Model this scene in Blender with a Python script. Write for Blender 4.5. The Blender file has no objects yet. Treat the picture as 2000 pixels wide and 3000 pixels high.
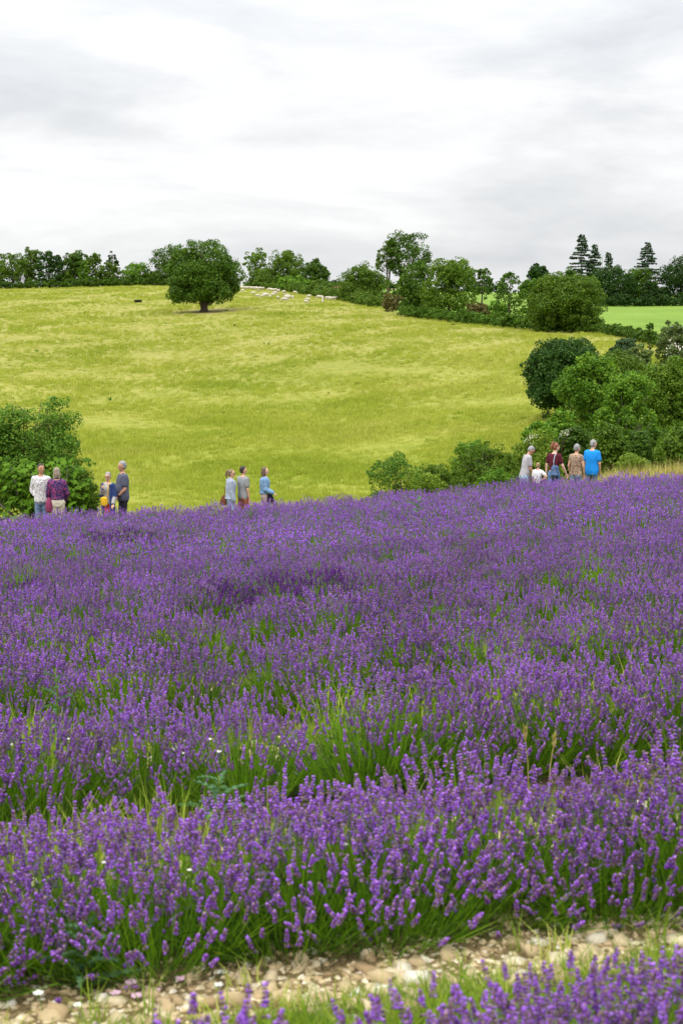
import bpy, math, random
import numpy as np
from mathutils import Matrix, Vector, Euler
R = math.radians
D = bpy.data
scene = bpy.context.scene

# ------------------------------------------------------------------ camera, world, sun, exposure
F = 50 / 36 * 3000                      # focal length in photo pixels (photo 2000 x 3000)
PITCH = R(8.19)
ZC = 1.58
cd = D.cameras.new('camera'); cam = D.objects.new('camera', cd); scene.collection.objects.link(cam)
cam.location = (0, 0, ZC); cam.rotation_euler = (R(90) - PITCH, 0, 0)
cd.sensor_fit = 'VERTICAL'; cd.sensor_height = 36; cd.lens = 50
cd.clip_start = .05; cd.clip_end = 9000
cd.dof.use_dof = True; cd.dof.focus_distance = 26; cd.dof.aperture_fstop = 6.3
scene.camera = cam

SUN_EL, SUN_AZ = R(58), R(-35)          # azimuth from +Y towards +X of where the sun stands
sd = D.lights.new('sun', 'SUN'); sun = D.objects.new('sun', sd); scene.collection.objects.link(sun)
sd.energy = 1.5; sd.angle = R(14); sd.color = (1, .96, .9)
SUN_DIR = Vector((math.sin(SUN_AZ) * math.cos(SUN_EL), -math.cos(SUN_AZ) * math.cos(SUN_EL), math.sin(SUN_EL)))
sun.rotation_euler = (-SUN_DIR).to_track_quat('-Z', 'Y').to_euler()

world = D.worlds.new('World'); scene.world = world; world.use_nodes = True
wn, wl = world.node_tree.nodes, world.node_tree.links
wn.clear()
def N(nodes, t, **kw):
    n = nodes.new(t)
    for k, v in kw.items():
        if k.startswith('i_'):
            k = k[2:]
            n.inputs[int(k) if k.isdigit() else k.replace('_', ' ')].default_value = v
        else: setattr(n, k, v)
    return n
sky = N(wn, 'ShaderNodeTexSky', sky_type='NISHITA', sun_disc=False, sun_elevation=SUN_EL, sun_rotation=math.pi + SUN_AZ)
b1 = N(wn, 'ShaderNodeBackground', i_Strength=.09); wl.new(sky.outputs[0], b1.inputs[0])
geo = N(wn, 'ShaderNodeTexCoord')
mp = N(wn, 'ShaderNodeMapping'); mp.inputs['Scale'].default_value = (1.0, 1.0, 4.2); mp.inputs['Location'].default_value = (.35, .2, .3)
wl.new(geo.outputs['Generated'], mp.inputs[0])
n1 = N(wn, 'ShaderNodeTexNoise', i_Scale=3.6, i_Detail=8, i_Roughness=.56, i_Distortion=.3)
wl.new(mp.outputs[0], n1.inputs[0])
sz = N(wn, 'ShaderNodeSeparateXYZ'); wl.new(geo.outputs['Generated'], sz.inputs[0])
az = N(wn, 'ShaderNodeMath', operation='MULTIPLY_ADD'); wl.new(sz.outputs[2], az.inputs[0]); az.inputs[1].default_value = .30; wl.new(n1.outputs[0], az.inputs[2])
rp = N(wn, 'ShaderNodeValToRGB'); wl.new(az.outputs[0], rp.inputs[0])
e = rp.color_ramp.elements
e[0].position = .37; e[0].color = (.74, .76, .80, 1)
e[1].position = .68; e[1].color = (1.16, 1.16, 1.16, 1)
m = e.new(.53); m.color = (.93, .94, .955, 1)
# higher up the overcast is thinner and brighter (and goes on so to the zenith)
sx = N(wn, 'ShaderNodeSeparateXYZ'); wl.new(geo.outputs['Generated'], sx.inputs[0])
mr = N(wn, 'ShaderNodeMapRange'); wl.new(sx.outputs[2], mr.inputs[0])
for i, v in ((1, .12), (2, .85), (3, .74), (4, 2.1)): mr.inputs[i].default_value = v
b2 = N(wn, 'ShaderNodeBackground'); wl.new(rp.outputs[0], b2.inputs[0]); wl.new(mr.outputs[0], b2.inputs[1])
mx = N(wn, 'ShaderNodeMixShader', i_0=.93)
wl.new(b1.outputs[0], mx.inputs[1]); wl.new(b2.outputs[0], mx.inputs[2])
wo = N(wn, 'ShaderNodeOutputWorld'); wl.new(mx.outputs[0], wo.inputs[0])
vs = scene.view_settings
vs.view_transform = 'Standard'; vs.look = 'None'; vs.gamma = 1; vs.use_curve_mapping = False; vs.exposure = .33
scene.render.engine = 'CYCLES'
scene.cycles.max_bounces = 6; scene.cycles.diffuse_bounces = 3; scene.cycles.transparent_max_bounces = 4
scene.cycles.use_denoising = True

# ------------------------------------------------------------------ helpers
col = scene.collection
def link(name, data, parent=None, m=None):
    o = D.objects.new(name, data); col.objects.link(o)
    if parent is not None: o.parent = parent
    if m is not None and data is not None and not data.materials: data.materials.append(m)
    return o
def tag(o, label=None, cat=None, group=None, kind=None):
    if label: o['label'] = label
    if cat: o['category'] = cat
    if group: o['group'] = group
    if kind: o['kind'] = kind
    return o
def thing(name, label, cat, loc=(0, 0, 0), rz=0, group=None):
    o = link(name, None); o.location = loc; o.rotation_euler = (0, 0, rz)
    return tag(o, label, cat, group)
def mesh_np(name, V, faces, mats=(), midx=None, smooth=False):
    """V (n,3); faces list of (m,k) integer arrays."""
    me = D.meshes.new(name)
    V = np.asarray(V, dtype=np.float32)
    faces = [np.asarray(f, dtype=np.int32) for f in (faces if isinstance(faces, (list, tuple)) else [faces])]
    loops = np.concatenate([f.ravel() for f in faces])
    sizes = np.concatenate([np.full(len(f), f.shape[1], np.int32) for f in faces])
    starts = np.concatenate([[0], np.cumsum(sizes)[:-1]]).astype(np.int32)
    me.vertices.add(len(V)); me.vertices.foreach_set('co', V.ravel())
    me.loops.add(len(loops)); me.loops.foreach_set('vertex_index', loops)
    me.polygons.add(len(sizes)); me.polygons.foreach_set('loop_start', starts); me.polygons.foreach_set('loop_total', sizes)
    if midx is not None: me.polygons.foreach_set('material_index', np.asarray(midx, dtype=np.int32))
    if smooth: me.polygons.foreach_set('use_smooth', np.ones(len(sizes), bool))
    me.update(calc_edges=True); me.validate()
    for m in mats: me.materials.append(m)
    return me
class MB:
    def __init__(s): s.v = []; s.f = []; s.n = 0
    def add(s, V, Fs):
        V = np.asarray(V, float); s.v.append(V)
        for f in Fs: s.f.append([i + s.n for i in f])
        s.n += len(V); return s
    def box(s, c, size, rz=0, top=(1, 1)):
        x, y, z = [q / 2 for q in size]; ca, sa = math.cos(rz), math.sin(rz); V = []
        for k in (-1, 1):
            for (i, j) in ((-1, -1), (1, -1), (1, 1), (-1, 1)):
                a, b = i * x * (top[0] if k > 0 else 1), j * y * (top[1] if k > 0 else 1)
                V.append((c[0] + a * ca - b * sa, c[1] + a * sa + b * ca, c[2] + k * z))
        return s.add(V, [(3, 2, 1, 0), (4, 5, 6, 7), (0, 1, 5, 4), (1, 2, 6, 5), (2, 3, 7, 6), (3, 0, 4, 7)])
    def tube(s, pts, rad, k=8, cap=True):
        pts = [Vector(p) for p in pts]; n = len(pts)
        if not hasattr(rad, '__len__'): rad = [rad] * n
        V = []; ref = None
        for i, p in enumerate(pts):
            d = (pts[min(i + 1, n - 1)] - pts[max(i - 1, 0)]).normalized()
            if ref is None: ref = d.orthogonal().normalized()
            u = (ref - d * ref.dot(d)).normalized(); w = d.cross(u); ref = u
            for j in range(k):
                a = 2 * math.pi * j / k; V.append(p + (u * math.cos(a) + w * math.sin(a)) * rad[i])
        Fs = [(i * k + j, i * k + (j + 1) % k, (i + 1) * k + (j + 1) % k, (i + 1) * k + j) for i in range(n - 1) for j in range(k)]
        if cap: Fs += [tuple(range(k))[::-1], tuple(range((n - 1) * k, n * k))]
        return s.add([tuple(v) for v in V], Fs)
    def cap(s, p0, r0, p1, r1, k=12, flat=1.0, axis=None):
        """closed tapered capsule; flat squashes it along axis"""
        p0, p1 = Vector(p0), Vector(p1); d = (p1 - p0).normalized()
        a = Vector(axis) if axis is not None else d.orthogonal()
        u = (a - d * a.dot(d)).normalized(); w = d.cross(u)
        rings = []
        for t in (-80, -50, -22): rings.append((p0 + d * r0 * math.sin(R(t)), r0 * math.cos(R(t))))
        rings += [(p0, r0), (p1, r1)]
        for t in (22, 50, 80): rings.append((p1 + d * r1 * math.sin(R(t)), r1 * math.cos(R(t))))
        V = []
        for c, r in rings:
            for j in range(k):
                b = 2 * math.pi * j / k; V.append(tuple(c + u * (r * flat * math.cos(b)) + w * (r * math.sin(b))))
        n = len(rings)
        Fs = [(i * k + j, i * k + (j + 1) % k, (i + 1) * k + (j + 1) % k, (i + 1) * k + j) for i in range(n - 1) for j in range(k)]
        return s.add(V, Fs + [tuple(range(k))[::-1], tuple(range((n - 1) * k, n * k))])
    def ell(s, c, r, rot=None, k=16, n=10):
        V = []; M = rot.to_matrix() if rot is not None else Matrix.Identity(3)
        for i in range(n):
            t = -math.pi / 2 + math.pi * (i + .5) / n
            for j in range(k):
                b = 2 * math.pi * j / k
                V.append(tuple(Vector(c) + M @ Vector((r[0] * math.cos(t) * math.cos(b), r[1] * math.cos(t) * math.sin(b), r[2] * math.sin(t)))))
        Fs = [(i * k + j, i * k + (j + 1) % k, (i + 1) * k + (j + 1) % k, (i + 1) * k + j) for i in range(n - 1) for j in range(k)]
        return s.add(V, Fs + [tuple(range(k))[::-1], tuple(range((n - 1) * k, n * k))])
    def loft(s, rings, k=20, fn=None):
        """rings (x, y, z, rx, ry), superellipse"""
        V = []
        for (x, y, z, rx, ry) in rings:
            for j in range(k):
                b = 2 * math.pi * j / k; c, q = math.cos(b), math.sin(b)
                p = Vector((x + rx * math.copysign(abs(c) ** .85, c), y + ry * math.copysign(abs(q) ** .85, q), z))
                V.append(tuple(fn(p) if fn else p))
        n = len(rings)
        Fs = [(i * k + j, i * k + (j + 1) % k, (i + 1) * k + (j + 1) % k, (i + 1) * k + j) for i in range(n - 1) for j in range(k)]
        return s.add(V, Fs + [tuple(range(k))[::-1], tuple(range((n - 1) * k, n * k))])
    def mesh(s, name, m=None, smooth=False):
        me = D.meshes.new(name); me.from_pydata([tuple(v) for V in s.v for v in V], [], s.f); me.update()
        if smooth: me.polygons.foreach_set('use_smooth', [True] * len(me.polygons))
        if m: me.materials.append(m)
        return me
    def build(s, name, m=None, parent=None, smooth=False):
        return link(name, s.mesh(name, m, smooth), parent)
def remesh(name, mb, voxel, m, smooth=2, fac=.5):
    """one continuous skin out of overlapping closed shapes"""
    me = mb.mesh(name); o = D.objects.new(name, me); col.objects.link(o)
    md = o.modifiers.new('r', 'REMESH'); md.mode = 'VOXEL'; md.voxel_size = voxel; md.use_smooth_shade = True
    if smooth: sm = o.modifiers.new('s', 'SMOOTH'); sm.iterations = smooth; sm.factor = fac
    dg = bpy.context.evaluated_depsgraph_get()
    out = D.meshes.new_from_object(o.evaluated_get(dg), depsgraph=dg)
    D.objects.remove(o); D.meshes.remove(me)
    out.name = name; out.materials.clear()
    if m: out.materials.append(m)
    return out

# ------------------------------------------------------------------ picture <-> place
def slope(py): return math.tan(PITCH + math.atan((py - 1500) / F))     # fall per metre of the sight line through row py (middle column)
def at(px, py, Y):
    u, v = (px - 1000) / F, (1500 - py) / F
    dy = math.cos(PITCH) + v * math.sin(PITCH); dz = -math.sin(PITCH) + v * math.cos(PITCH)
    return Vector((u * Y / dy, Y, ZC + dz * Y / dy))
def ppm(Y): return F / Y

_ye_px = [-600, 0, 300, 500, 700, 1000, 1300, 1500, 1700, 2000, 2600]
_ye_py = [1512, 1508, 1494, 1484, 1477, 1454, 1432, 1413, 1402, 1384, 1360]
_te = np.array([slope(p) for p in _ye_py])
LAVH = .50
def edgeY(X): return np.interp(X, [-40, -7.2, 0, 8.7, 40], [26, 29.3, 31.3, 36.0, 40])
def sstep(a, b, x):
    t = np.clip((x - a) / (b - a), 0, 1); return t * t * (3 - 2 * t)
# hill profile: for some picture columns, the picture row at which the ground at depth Y shows
_hy = np.array([36, 50, 65, 80, 120, 170, 220, 270, 350, 430, 520, 800, 3000.])
_hp = [-1500, 0, 500, 720, 1000, 1250, 1500, 1780, 2000, 3500]
_hr = np.array([
 [1620, 1560, 1460, 1385, 1225, 1080, 985, 930, 876, 852, 846, 872, 905],
 [1620, 1560, 1460, 1385, 1225, 1080, 985, 927, 872, 845, 850, 872, 905],
 [1620, 1560, 1460, 1385, 1225, 1080, 978, 920, 858, 831, 838, 868, 905],
 [1620, 1555, 1458, 1382, 1220, 1072, 968, 910, 853, 834, 838, 860, 905],
 [1620, 1550, 1455, 1375, 1210, 1050, 948, 896, 862, 843, 838, 845, 905],
 [1600, 1530, 1440, 1360, 1185, 1010, 940, 915, 892, 870, 856, 846, 905],
 [1580, 1510, 1420, 1335, 1150, 1005, 952, 930, 902, 884, 868, 858, 905],
 [1560, 1490, 1400, 1310, 1120, 995, 958, 930, 900, 884, 872, 864, 905],
 [1550, 1480, 1390, 1300, 1110, 990, 955, 930, 900, 884, 872, 864, 905],
 [1550, 1480, 1390, 1300, 1110, 990, 955, 930, 900, 884, 872, 864, 905]], float)
_tz = -np.vectorize(slope)(_hr) * _hy[None, :]
_lg = np.linspace(math.log(36), math.log(3000), 260)
_T = np.array([np.interp(np.exp(_lg), _hy, r) for r in _tz])
_k = np.exp(-.5 * (np.arange(-9, 10) / 3.4) ** 2); _k /= _k.sum()
_T = np.array([np.convolve(np.pad(r, 9, mode='reflect', reflect_type='odd'), _k, 'valid') for r in _T])
_pxs = np.linspace(-1500, 3500, 101)
_T2 = np.array([np.interp(_pxs, _hp, _T[:, j]) for j in range(_T.shape[1])])      # (Y, px)
_k2 = np.exp(-.5 * (np.arange(-4, 5) / 1.8) ** 2); _k2 /= _k2.sum()
_T2 = np.array([np.convolve(np.pad(r, 4, mode='edge'), _k2, 'valid') for r in _T2])
def hill(X, Y):
    px = np.clip(1000 + F * X / np.maximum(Y, 20), -1500, 3499.9)
    a = (px + 1500) / 50; i = np.floor(a).astype(int); fa = a - i
    b = (np.log(np.clip(Y, 36, 2999)) - _lg[0]) / (_lg[1] - _lg[0]); j = np.clip(np.floor(b).astype(int), 0, 258); fb = b - j
    return ((_T2[j, i] * (1 - fa) + _T2[j, i + 1] * fa) * (1 - fb) + (_T2[j + 1, i] * (1 - fa) + _T2[j + 1, i + 1] * fa) * fb)
def ground(X, Y):
    X = np.asarray(X, float); Y = np.asarray(Y, float)
    Xc = np.clip(X, -30, 30)
    pl = -(ZC + .0982 * Y) + .0506 * Xc
    Ye = edgeY(X)
    px = 1000 + F * X / Ye
    tgt = -np.interp(px, _ye_px, _te) * Ye - LAVH
    corr = (tgt - (-(ZC + .0982 * Ye) + .0506 * Xc)) * sstep(10, 1, 10 - (Y - 12) / (Ye - 12) * 9)
    z = pl + np.where(np.abs(X) < 30, corr, corr)
    z = z - (.12 + .016 * np.clip(X, 0, 12)) * sstep(.3, .9, Y - Ye)
    w = sstep(3.0, 13.0, Y - Ye)
    z = z * (1 - w) + hill(X, np.maximum(Y, 36)) * w
    return z + ZC
def G(x, y): return float(ground(x, y))
def hit(px, py, y0=3.0, y1=1200.0):
    """where the sight line through (px, py) meets the ground"""
    ys = np.exp(np.linspace(math.log(y0), math.log(y1), 900))
    P = at(px, py, 1.0); dx, dz = P.x, P.z - ZC
    below = (ZC + dz * ys) < ground(dx * ys, ys)
    k = int(np.argmax(below)) if below.any() else len(ys) - 1
    Y = ys[k]; return Vector((dx * Y, Y, G(dx * Y, Y)))

# ------------------------------------------------------------------ materials
MATS = {}
def mat(name):
    m = D.materials.new(name); m.use_nodes = True; m.node_tree.nodes.clear(); MATS[name] = m
    n, l = m.node_tree.nodes, m.node_tree.links
    out = n.new('ShaderNodeOutputMaterial'); return m, n, l, out
def ramp(n, l, src, stops):
    r = n.new('ShaderNodeValToRGB'); l.new(src, r.inputs[0]); e = r.color_ramp.elements
    e[0].position, e[0].color = stops[0][0], (*stops[0][1], 1); e[1].position, e[1].color = stops[-1][0], (*stops[-1][1], 1)
    for p, c in stops[1:-1]: q = e.new(p); q.color = (*c, 1)
    return r.outputs[0]
def foliage(name, stops, trans=.3, rough=.55, scale=.6, amp=.45, tcol=(1.25, 1.3, .5), loc=False):
    """colour varies leaf by leaf and branch by branch"""
    m, n, l, out = mat(name)
    g = n.new('ShaderNodeNewGeometry'); tc = n.new('ShaderNodeTexCoord'); oi = n.new('ShaderNodeObjectInfo')
    nz = N(n, 'ShaderNodeTexNoise', i_Scale=scale, i_Detail=3 if not loc else 6, i_Roughness=.5 if not loc else .65); l.new(oi.outputs['Location'] if loc else tc.outputs['Object'], nz.inputs[0])
    a = N(n, 'ShaderNodeMath', operation='MULTIPLY'); l.new(g.outputs['Random Per Island'], a.inputs[0]); a.inputs[1].default_value = 1 - amp
    b = N(n, 'ShaderNodeMath', operation='MULTIPLY_ADD'); l.new(nz.outputs[0], b.inputs[0]); b.inputs[1].default_value = amp; l.new(a.outputs[0], b.inputs[2])
    c = ramp(n, l, b.outputs[0], stops)
    hs = N(n, 'ShaderNodeHueSaturation'); l.new(c, hs.inputs['Color'])
    mr = n.new('ShaderNodeMapRange'); l.new(oi.outputs['Random'], mr.inputs[0]); mr.inputs[3].default_value = .85; mr.inputs[4].default_value = 1.15
    l.new(mr.outputs[0], hs.inputs['Value'])
    p = N(n, 'ShaderNodeBsdfPrincipled', i_Roughness=rough); p.inputs['Specular IOR Level'].default_value = .12
    l.new(hs.outputs[0], p.inputs['Base Color'])
    t = n.new('ShaderNodeBsdfTranslucent'); mu = N(n, 'ShaderNodeMix', data_type='RGBA', blend_type='MULTIPLY'); mu.inputs[0].default_value = 1
    l.new(hs.outputs[0], mu.inputs[6]); mu.inputs[7].default_value = (*tcol, 1); l.new(mu.outputs[2], t.inputs[0])
    ms = N(n, 'ShaderNodeMixShader', i_0=trans); l.new(p.outputs[0], ms.inputs[1]); l.new(t.outputs[0], ms.inputs[2]); l.new(ms.outputs[0], out.inputs[0])
    return m
def plain(name, c, rough=.8, noise=.12, scale=20, spec=.3, metal=0, bump=0):
    m, n, l, out = mat(name)
    p = N(n, 'ShaderNodeBsdfPrincipled', i_Roughness=rough, i_Metallic=metal); p.inputs['Specular IOR Level'].default_value = spec
    tc = n.new('ShaderNodeTexCoord'); nz = N(n, 'ShaderNodeTexNoise', i_Scale=scale, i_Detail=5); l.new(tc.outputs['Object'], nz.inputs[0])
    l.new(ramp(n, l, nz.outputs[0], [(.3, tuple(q * (1 - noise) for q in c)), (.7, tuple(min(1, q * (1 + noise)) for q in c))]), p.inputs['Base Color'])
    if bump:
        bp = N(n, 'ShaderNodeBump', i_Strength=bump, i_Distance=.02); l.new(nz.outputs[0], bp.inputs['Height']); l.new(bp.outputs[0], p.inputs['Normal'])
    l.new(p.outputs[0], out.inputs[0]); return m
def cloth(name, c, kind='plain', c2=(0, 0, 0), c3=None, rough=.85):
    """fabric with folds in relief; prints: sprig, floral, spots, denim"""
    m, n, l, out = mat(name)
    p = N(n, 'ShaderNodeBsdfPrincipled', i_Roughness=rough); p.inputs['Specular IOR Level'].default_value = .2
    tc = n.new('ShaderNodeTexCoord')
    fo = N(n, 'ShaderNodeTexNoise', i_Scale=7, i_Detail=3, i_Distortion=.8)
    mp = N(n, 'ShaderNodeMapping'); mp.inputs['Scale'].default_value = (1, 1, .4); l.new(tc.outputs['Object'], mp.inputs[0]); l.new(mp.outputs[0], fo.inputs[0])
    bp = N(n, 'ShaderNodeBump', i_Strength=.9, i_Distance=.035); l.new(fo.outputs[0], bp.inputs['Height']); l.new(bp.outputs[0], p.inputs['Normal'])
    if kind == 'plain':
        l.new(ramp(n, l, fo.outputs[0], [(.3, tuple(q * .88 for q in c)), (.7, tuple(min(1, q * 1.1) for q in c))]), p.inputs['Base Color'])
    elif kind == 'denim':
        w = N(n, 'ShaderNodeTexNoise', i_Scale=9, i_Detail=6, i_Roughness=.7); l.new(tc.outputs['Object'], w.inputs[0])
        l.new(ramp(n, l, w.outputs[0], [(.36, c), (.66, c2)]), p.inputs['Base Color'])
    else:
        sc = dict(sprig=38, floral=17, spots=34)[kind]
        w = N(n, 'ShaderNodeTexNoise', i_Scale=sc, i_Detail=2.5, i_Distortion=1.2); l.new(tc.outputs['Object'], w.inputs[0])
        if kind == 'sprig': st = [(.30, c2), (.43, c2), (.47, c), (.7, c)] if not c3 else [(.3, c3), (.345, c3), (.37, c2), (.42, c2), (.455, c), (.7, c)]
        elif kind == 'floral': st = [(.36, c), (.44, c), (.47, c2), (.54, c2), (.57, c3), (.7, c3)]
        else: st = [(.38, c2), (.46, c2), (.5, c), (.7, c)]
        r = ramp(n, l, w.outputs[0], st); l.new(r, p.inputs['Base Color'])
    l.new(p.outputs[0], out.inputs[0]); return m

# ------------------------------------------------------------------ ground sheets
LONE = hit(598, 914, 150, 330)
def meadow_mat():
    m, n, l, out = mat('meadow')
    tc = n.new('ShaderNodeTexCoord')
    p = N(n, 'ShaderNodeBsdfPrincipled', i_Roughness=.9); p.inputs['Specular IOR Level'].default_value = .1
    a = N(n, 'ShaderNodeTexNoise', i_Scale=.035, i_Detail=6, i_Roughness=.62, i_Distortion=.6); l.new(tc.outputs['Object'], a.inputs[0])
    b = N(n, 'ShaderNodeTexNoise', i_Scale=.55, i_Detail=8, i_Roughness=.72); l.new(tc.outputs['Object'], b.inputs[0])
    s = N(n, 'ShaderNodeMath', operation='MULTIPLY_ADD'); l.new(b.outputs[0], s.inputs[0]); s.inputs[1].default_value = .62
    s2 = N(n, 'ShaderNodeMath', operation='MULTIPLY'); l.new(a.outputs[0], s2.inputs[0]); s2.inputs[1].default_value = .38; l.new(s2.outputs[0], s.inputs[2])
    hi = ramp(n, l, s.outputs[0], [(.32, (.175, .19, .034)), (.46, (.225, .225, .046)), (.54, (.26, .25, .064)), (.70, (.34, .30, .115))])
    lo = ramp(n, l, s.outputs[0], [(.32, (.145, .19, .018)), (.46, (.20, .23, .026)), (.54, (.245, .26, .038)), (.70, (.33, .31, .07))])
    sx = n.new('ShaderNodeSeparateXYZ'); l.new(tc.outputs['Object'], sx.inputs[0])
    mr = n.new('ShaderNodeMapRange'); l.new(sx.outputs[1], mr.inputs[0]); mr.inputs[1].default_value = 90; mr.inputs[2].default_value = 190
    mx = N(n, 'ShaderNodeMix', data_type='RGBA'); l.new(mr.outputs[0], mx.inputs[0]); l.new(lo, mx.inputs[6]); l.new(hi, mx.inputs[7])
    # grazed, trodden earth round the lone tree
    vd = N(n, 'ShaderNodeVectorMath', operation='SUBTRACT'); l.new(tc.outputs['Object'], vd.inputs[0]); vd.inputs[1].default_value = (LONE.x + 1, LONE.y, LONE.z)
    vs_ = N(n, 'ShaderNodeVectorMath', operation='MULTIPLY'); l.new(vd.outputs[0], vs_.inputs[0]); vs_.inputs[1].default_value = (1, .55, 0)
    ln = N(n, 'ShaderNodeVectorMath', operation='LENGTH'); l.new(vs_.outputs[0], ln.inputs[0])
    ad = N(n, 'ShaderNodeMath', operation='MULTIPLY_ADD'); l.new(b.outputs[0], ad.inputs[0]); ad.inputs[1].default_value = 9; l.new(ln.outputs['Value'], ad.inputs[2])
    m2 = n.new('ShaderNodeMapRange'); l.new(ad.outputs[0], m2.inputs[0]); m2.inputs[1].default_value = 5; m2.inputs[2].default_value = 13.5; m2.inputs[3].default_value = .38; m2.inputs[4].default_value = 0
    mx2 = N(n, 'ShaderNodeMix', data_type='RGBA'); l.new(m2.outputs[0], mx2.inputs[0]); l.new(mx.outputs[2], mx2.inputs[6]); mx2.inputs[7].default_value = (.24, .17, .075, 1)
    l.new(mx2.outputs[2], p.inputs['Base Color'])
    bp = N(n, 'ShaderNodeBump', i_Strength=1.0, i_Distance=.35); l.new(b.outputs[0], bp.inputs['Height']); l.new(bp.outputs[0], p.inputs['Normal'])
    l.new(p.outputs[0], out.inputs[0]); return m
def soil_mat(name, c1, c2, c3, sc=9):
    m, n, l, out = mat(name)
    tc = n.new('ShaderNodeTexCoord'); p = N(n, 'ShaderNodeBsdfPrincipled', i_Roughness=.95); p.inputs['Specular IOR Level'].default_value = .15
    a = N(n, 'ShaderNodeTexNoise', i_Scale=sc, i_Detail=9, i_Roughness=.7); l.new(tc.outputs['Object'], a.inputs[0])
    l.new(ramp(n, l, a.outputs[0], [(.34, c1), (.5, c2), (.66, c3)]), p.inputs['Base Color'])
    bp = N(n, 'ShaderNodeBump', i_Strength=.8, i_Distance=.03); l.new(a.outputs[0], bp.inputs['Height']); l.new(bp.outputs[0], p.inputs['Normal'])
    l.new(p.outputs[0], out.inputs[0]); return m
M_meadow = meadow_mat()
M_soil = soil_mat('soil', (.035, .026, .014), (.08, .06, .03), (.17, .13, .07))
M_path = soil_mat('path_grass', (.07, .09, .02), (.17, .16, .05), (.30, .25, .10), 3)
M_far = soil_mat('far_crop', (.10, .175, .016), (.13, .215, .022), (.165, .245, .035), .06)
# the crop and the meadow part along the hedge that runs down the hill
_bx = [(-1500, 480), (500, 462), (735, 402), (800, 384), (900, 352), (1000, 320), (1100, 286), (1180, 254), (1300, 235), (1400, 221), (1550, 207), (1720, 197), (1840, 178), (1920, 162), (2030, 147), (3000, 100)]
def hedgeY(X, Y): return np.interp(1000 + F * X / np.maximum(Y, 5), [b[0] for b in _bx], [b[1] for b in _bx])
ys = np.concatenate([np.arange(-9, 3, 1.0), np.arange(3, 12, .25), np.exp(np.linspace(math.log(12), math.log(3000), 330))])
ss = np.concatenate([np.linspace(-3, -.42, 26)[:-1], np.linspace(-.42, .42, 230), np.linspace(.42, 3, 26)[1:]])
SS, YY = np.meshgrid(ss, ys); XX = SS * (np.maximum(YY, 0) + 9)
ZZ = ground(XX, YY)
rngT = np.random.default_rng(3)
ZZ = ZZ + (rngT.random(ZZ.shape) - .5) * np.where(YY < 40, .015, .0) 
# soft rolls in the meadow
ZZ += np.where(YY > 50, 1, 0) * (np.sin(XX * .21 + YY * .05) * np.sin(YY * .13 + XX * .03) * .12 * np.clip((YY - 50) / 40, 0, 1))
W = len(ss); idx = np.arange(XX.size).reshape(XX.shape)
quads = np.stack([idx[:-1, :-1], idx[:-1, 1:], idx[1:, 1:], idx[1:, :-1]], -1).reshape(-1, 4)
cx = XX.ravel()[quads].mean(1); cy = YY.ravel()[quads].mean(1)
zone = np.where(cy < edgeY(cx) + .6, 0, np.where(cy < edgeY(cx) + 5, 1, np.where(cy < hedgeY(cx, cy), 2, 3)))
VV = np.stack([XX.ravel(), YY.ravel(), ZZ.ravel()], -1)
for zn, nm, mt in ((0, 'field_soil', M_soil), (1, 'footpath', M_path), (2, 'meadow_hill', M_meadow), (3, 'far_field', M_far)):
    q = quads[zone == zn]; u, inv = np.unique(q, return_inverse=True)
    tag(link(nm, mesh_np(nm, VV[u], inv.reshape(-1, 4), [mt], smooth=True)), kind='structure')

# ------------------------------------------------------------------ scattering of ground cover (stuff)
def scatter(name, P, scl, srcs, kind='stuff', tilt=.12, seed=0):
    """one object that draws copies of small plant meshes on its points"""
    rg = np.random.default_rng(seed); n = len(P)
    c = D.collections.new(name + '_sources')
    for me in srcs: o = D.objects.new(me.name, me); c.objects.link(o)
    me = D.meshes.new(name); me.vertices.add(n); me.vertices.foreach_set('co', np.asarray(P, np.float32).ravel())
    a = me.attributes.new('rot', 'FLOAT_VECTOR', 'POINT')
    rt = np.stack([rg.normal(0, tilt, n), rg.normal(0, tilt, n), rg.random(n) * 6.283], -1).astype(np.float32); a.data.foreach_set('vector', rt.ravel())
    b = me.attributes.new('scl', 'FLOAT', 'POINT'); b.data.foreach_set('value', np.asarray(scl, np.float32))
    d = me.attributes.new('pick', 'INT', 'POINT'); d.data.foreach_set('value', rg.integers(0, len(srcs), n).astype(np.int32))
    o = link(name, me)
    ng = D.node_groups.new(name, 'GeometryNodeTree')
    ng.interface.new_socket('Geometry', in_out='INPUT', socket_type='NodeSocketGeometry'); ng.interface.new_socket('Geometry', in_out='OUTPUT', socket_type='NodeSocketGeometry')
    nn, ll = ng.nodes, ng.links
    gi, go = nn.new('NodeGroupInput'), nn.new('NodeGroupOutput')
    ci = nn.new('GeometryNodeCollectionInfo'); ci.inputs['Collection'].default_value = c; ci.inputs['Separate Children'].default_value = True; ci.inputs['Reset Children'].default_value = True
    ip = nn.new('GeometryNodeInstanceOnPoints'); ip.inputs['Pick Instance'].default_value = True
    def at_(nm, ty):
        q = nn.new('GeometryNodeInputNamedAttribute'); q.data_type = ty; q.inputs[0].default_value = nm; return q.outputs[0]
    e2r = nn.new('FunctionNodeEulerToRotation'); ll.new(at_('rot', 'FLOAT_VECTOR'), e2r.inputs[0])
    ll.new(gi.outputs[0], ip.inputs['Points']); ll.new(ci.outputs[0], ip.inputs['Instance']); ll.new(e2r.outputs[0], ip.inputs['Rotation'])
    ll.new(at_('scl', 'FLOAT'), ip.inputs['Scale']); ll.new(at_('pick', 'INT'), ip.inputs['Instance Index']); ll.new(ip.outputs[0], go.inputs[0])
    md = o.modifiers.new('scatter', 'NODES'); md.node_group = ng
    o['kind'] = kind; return o
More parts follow.
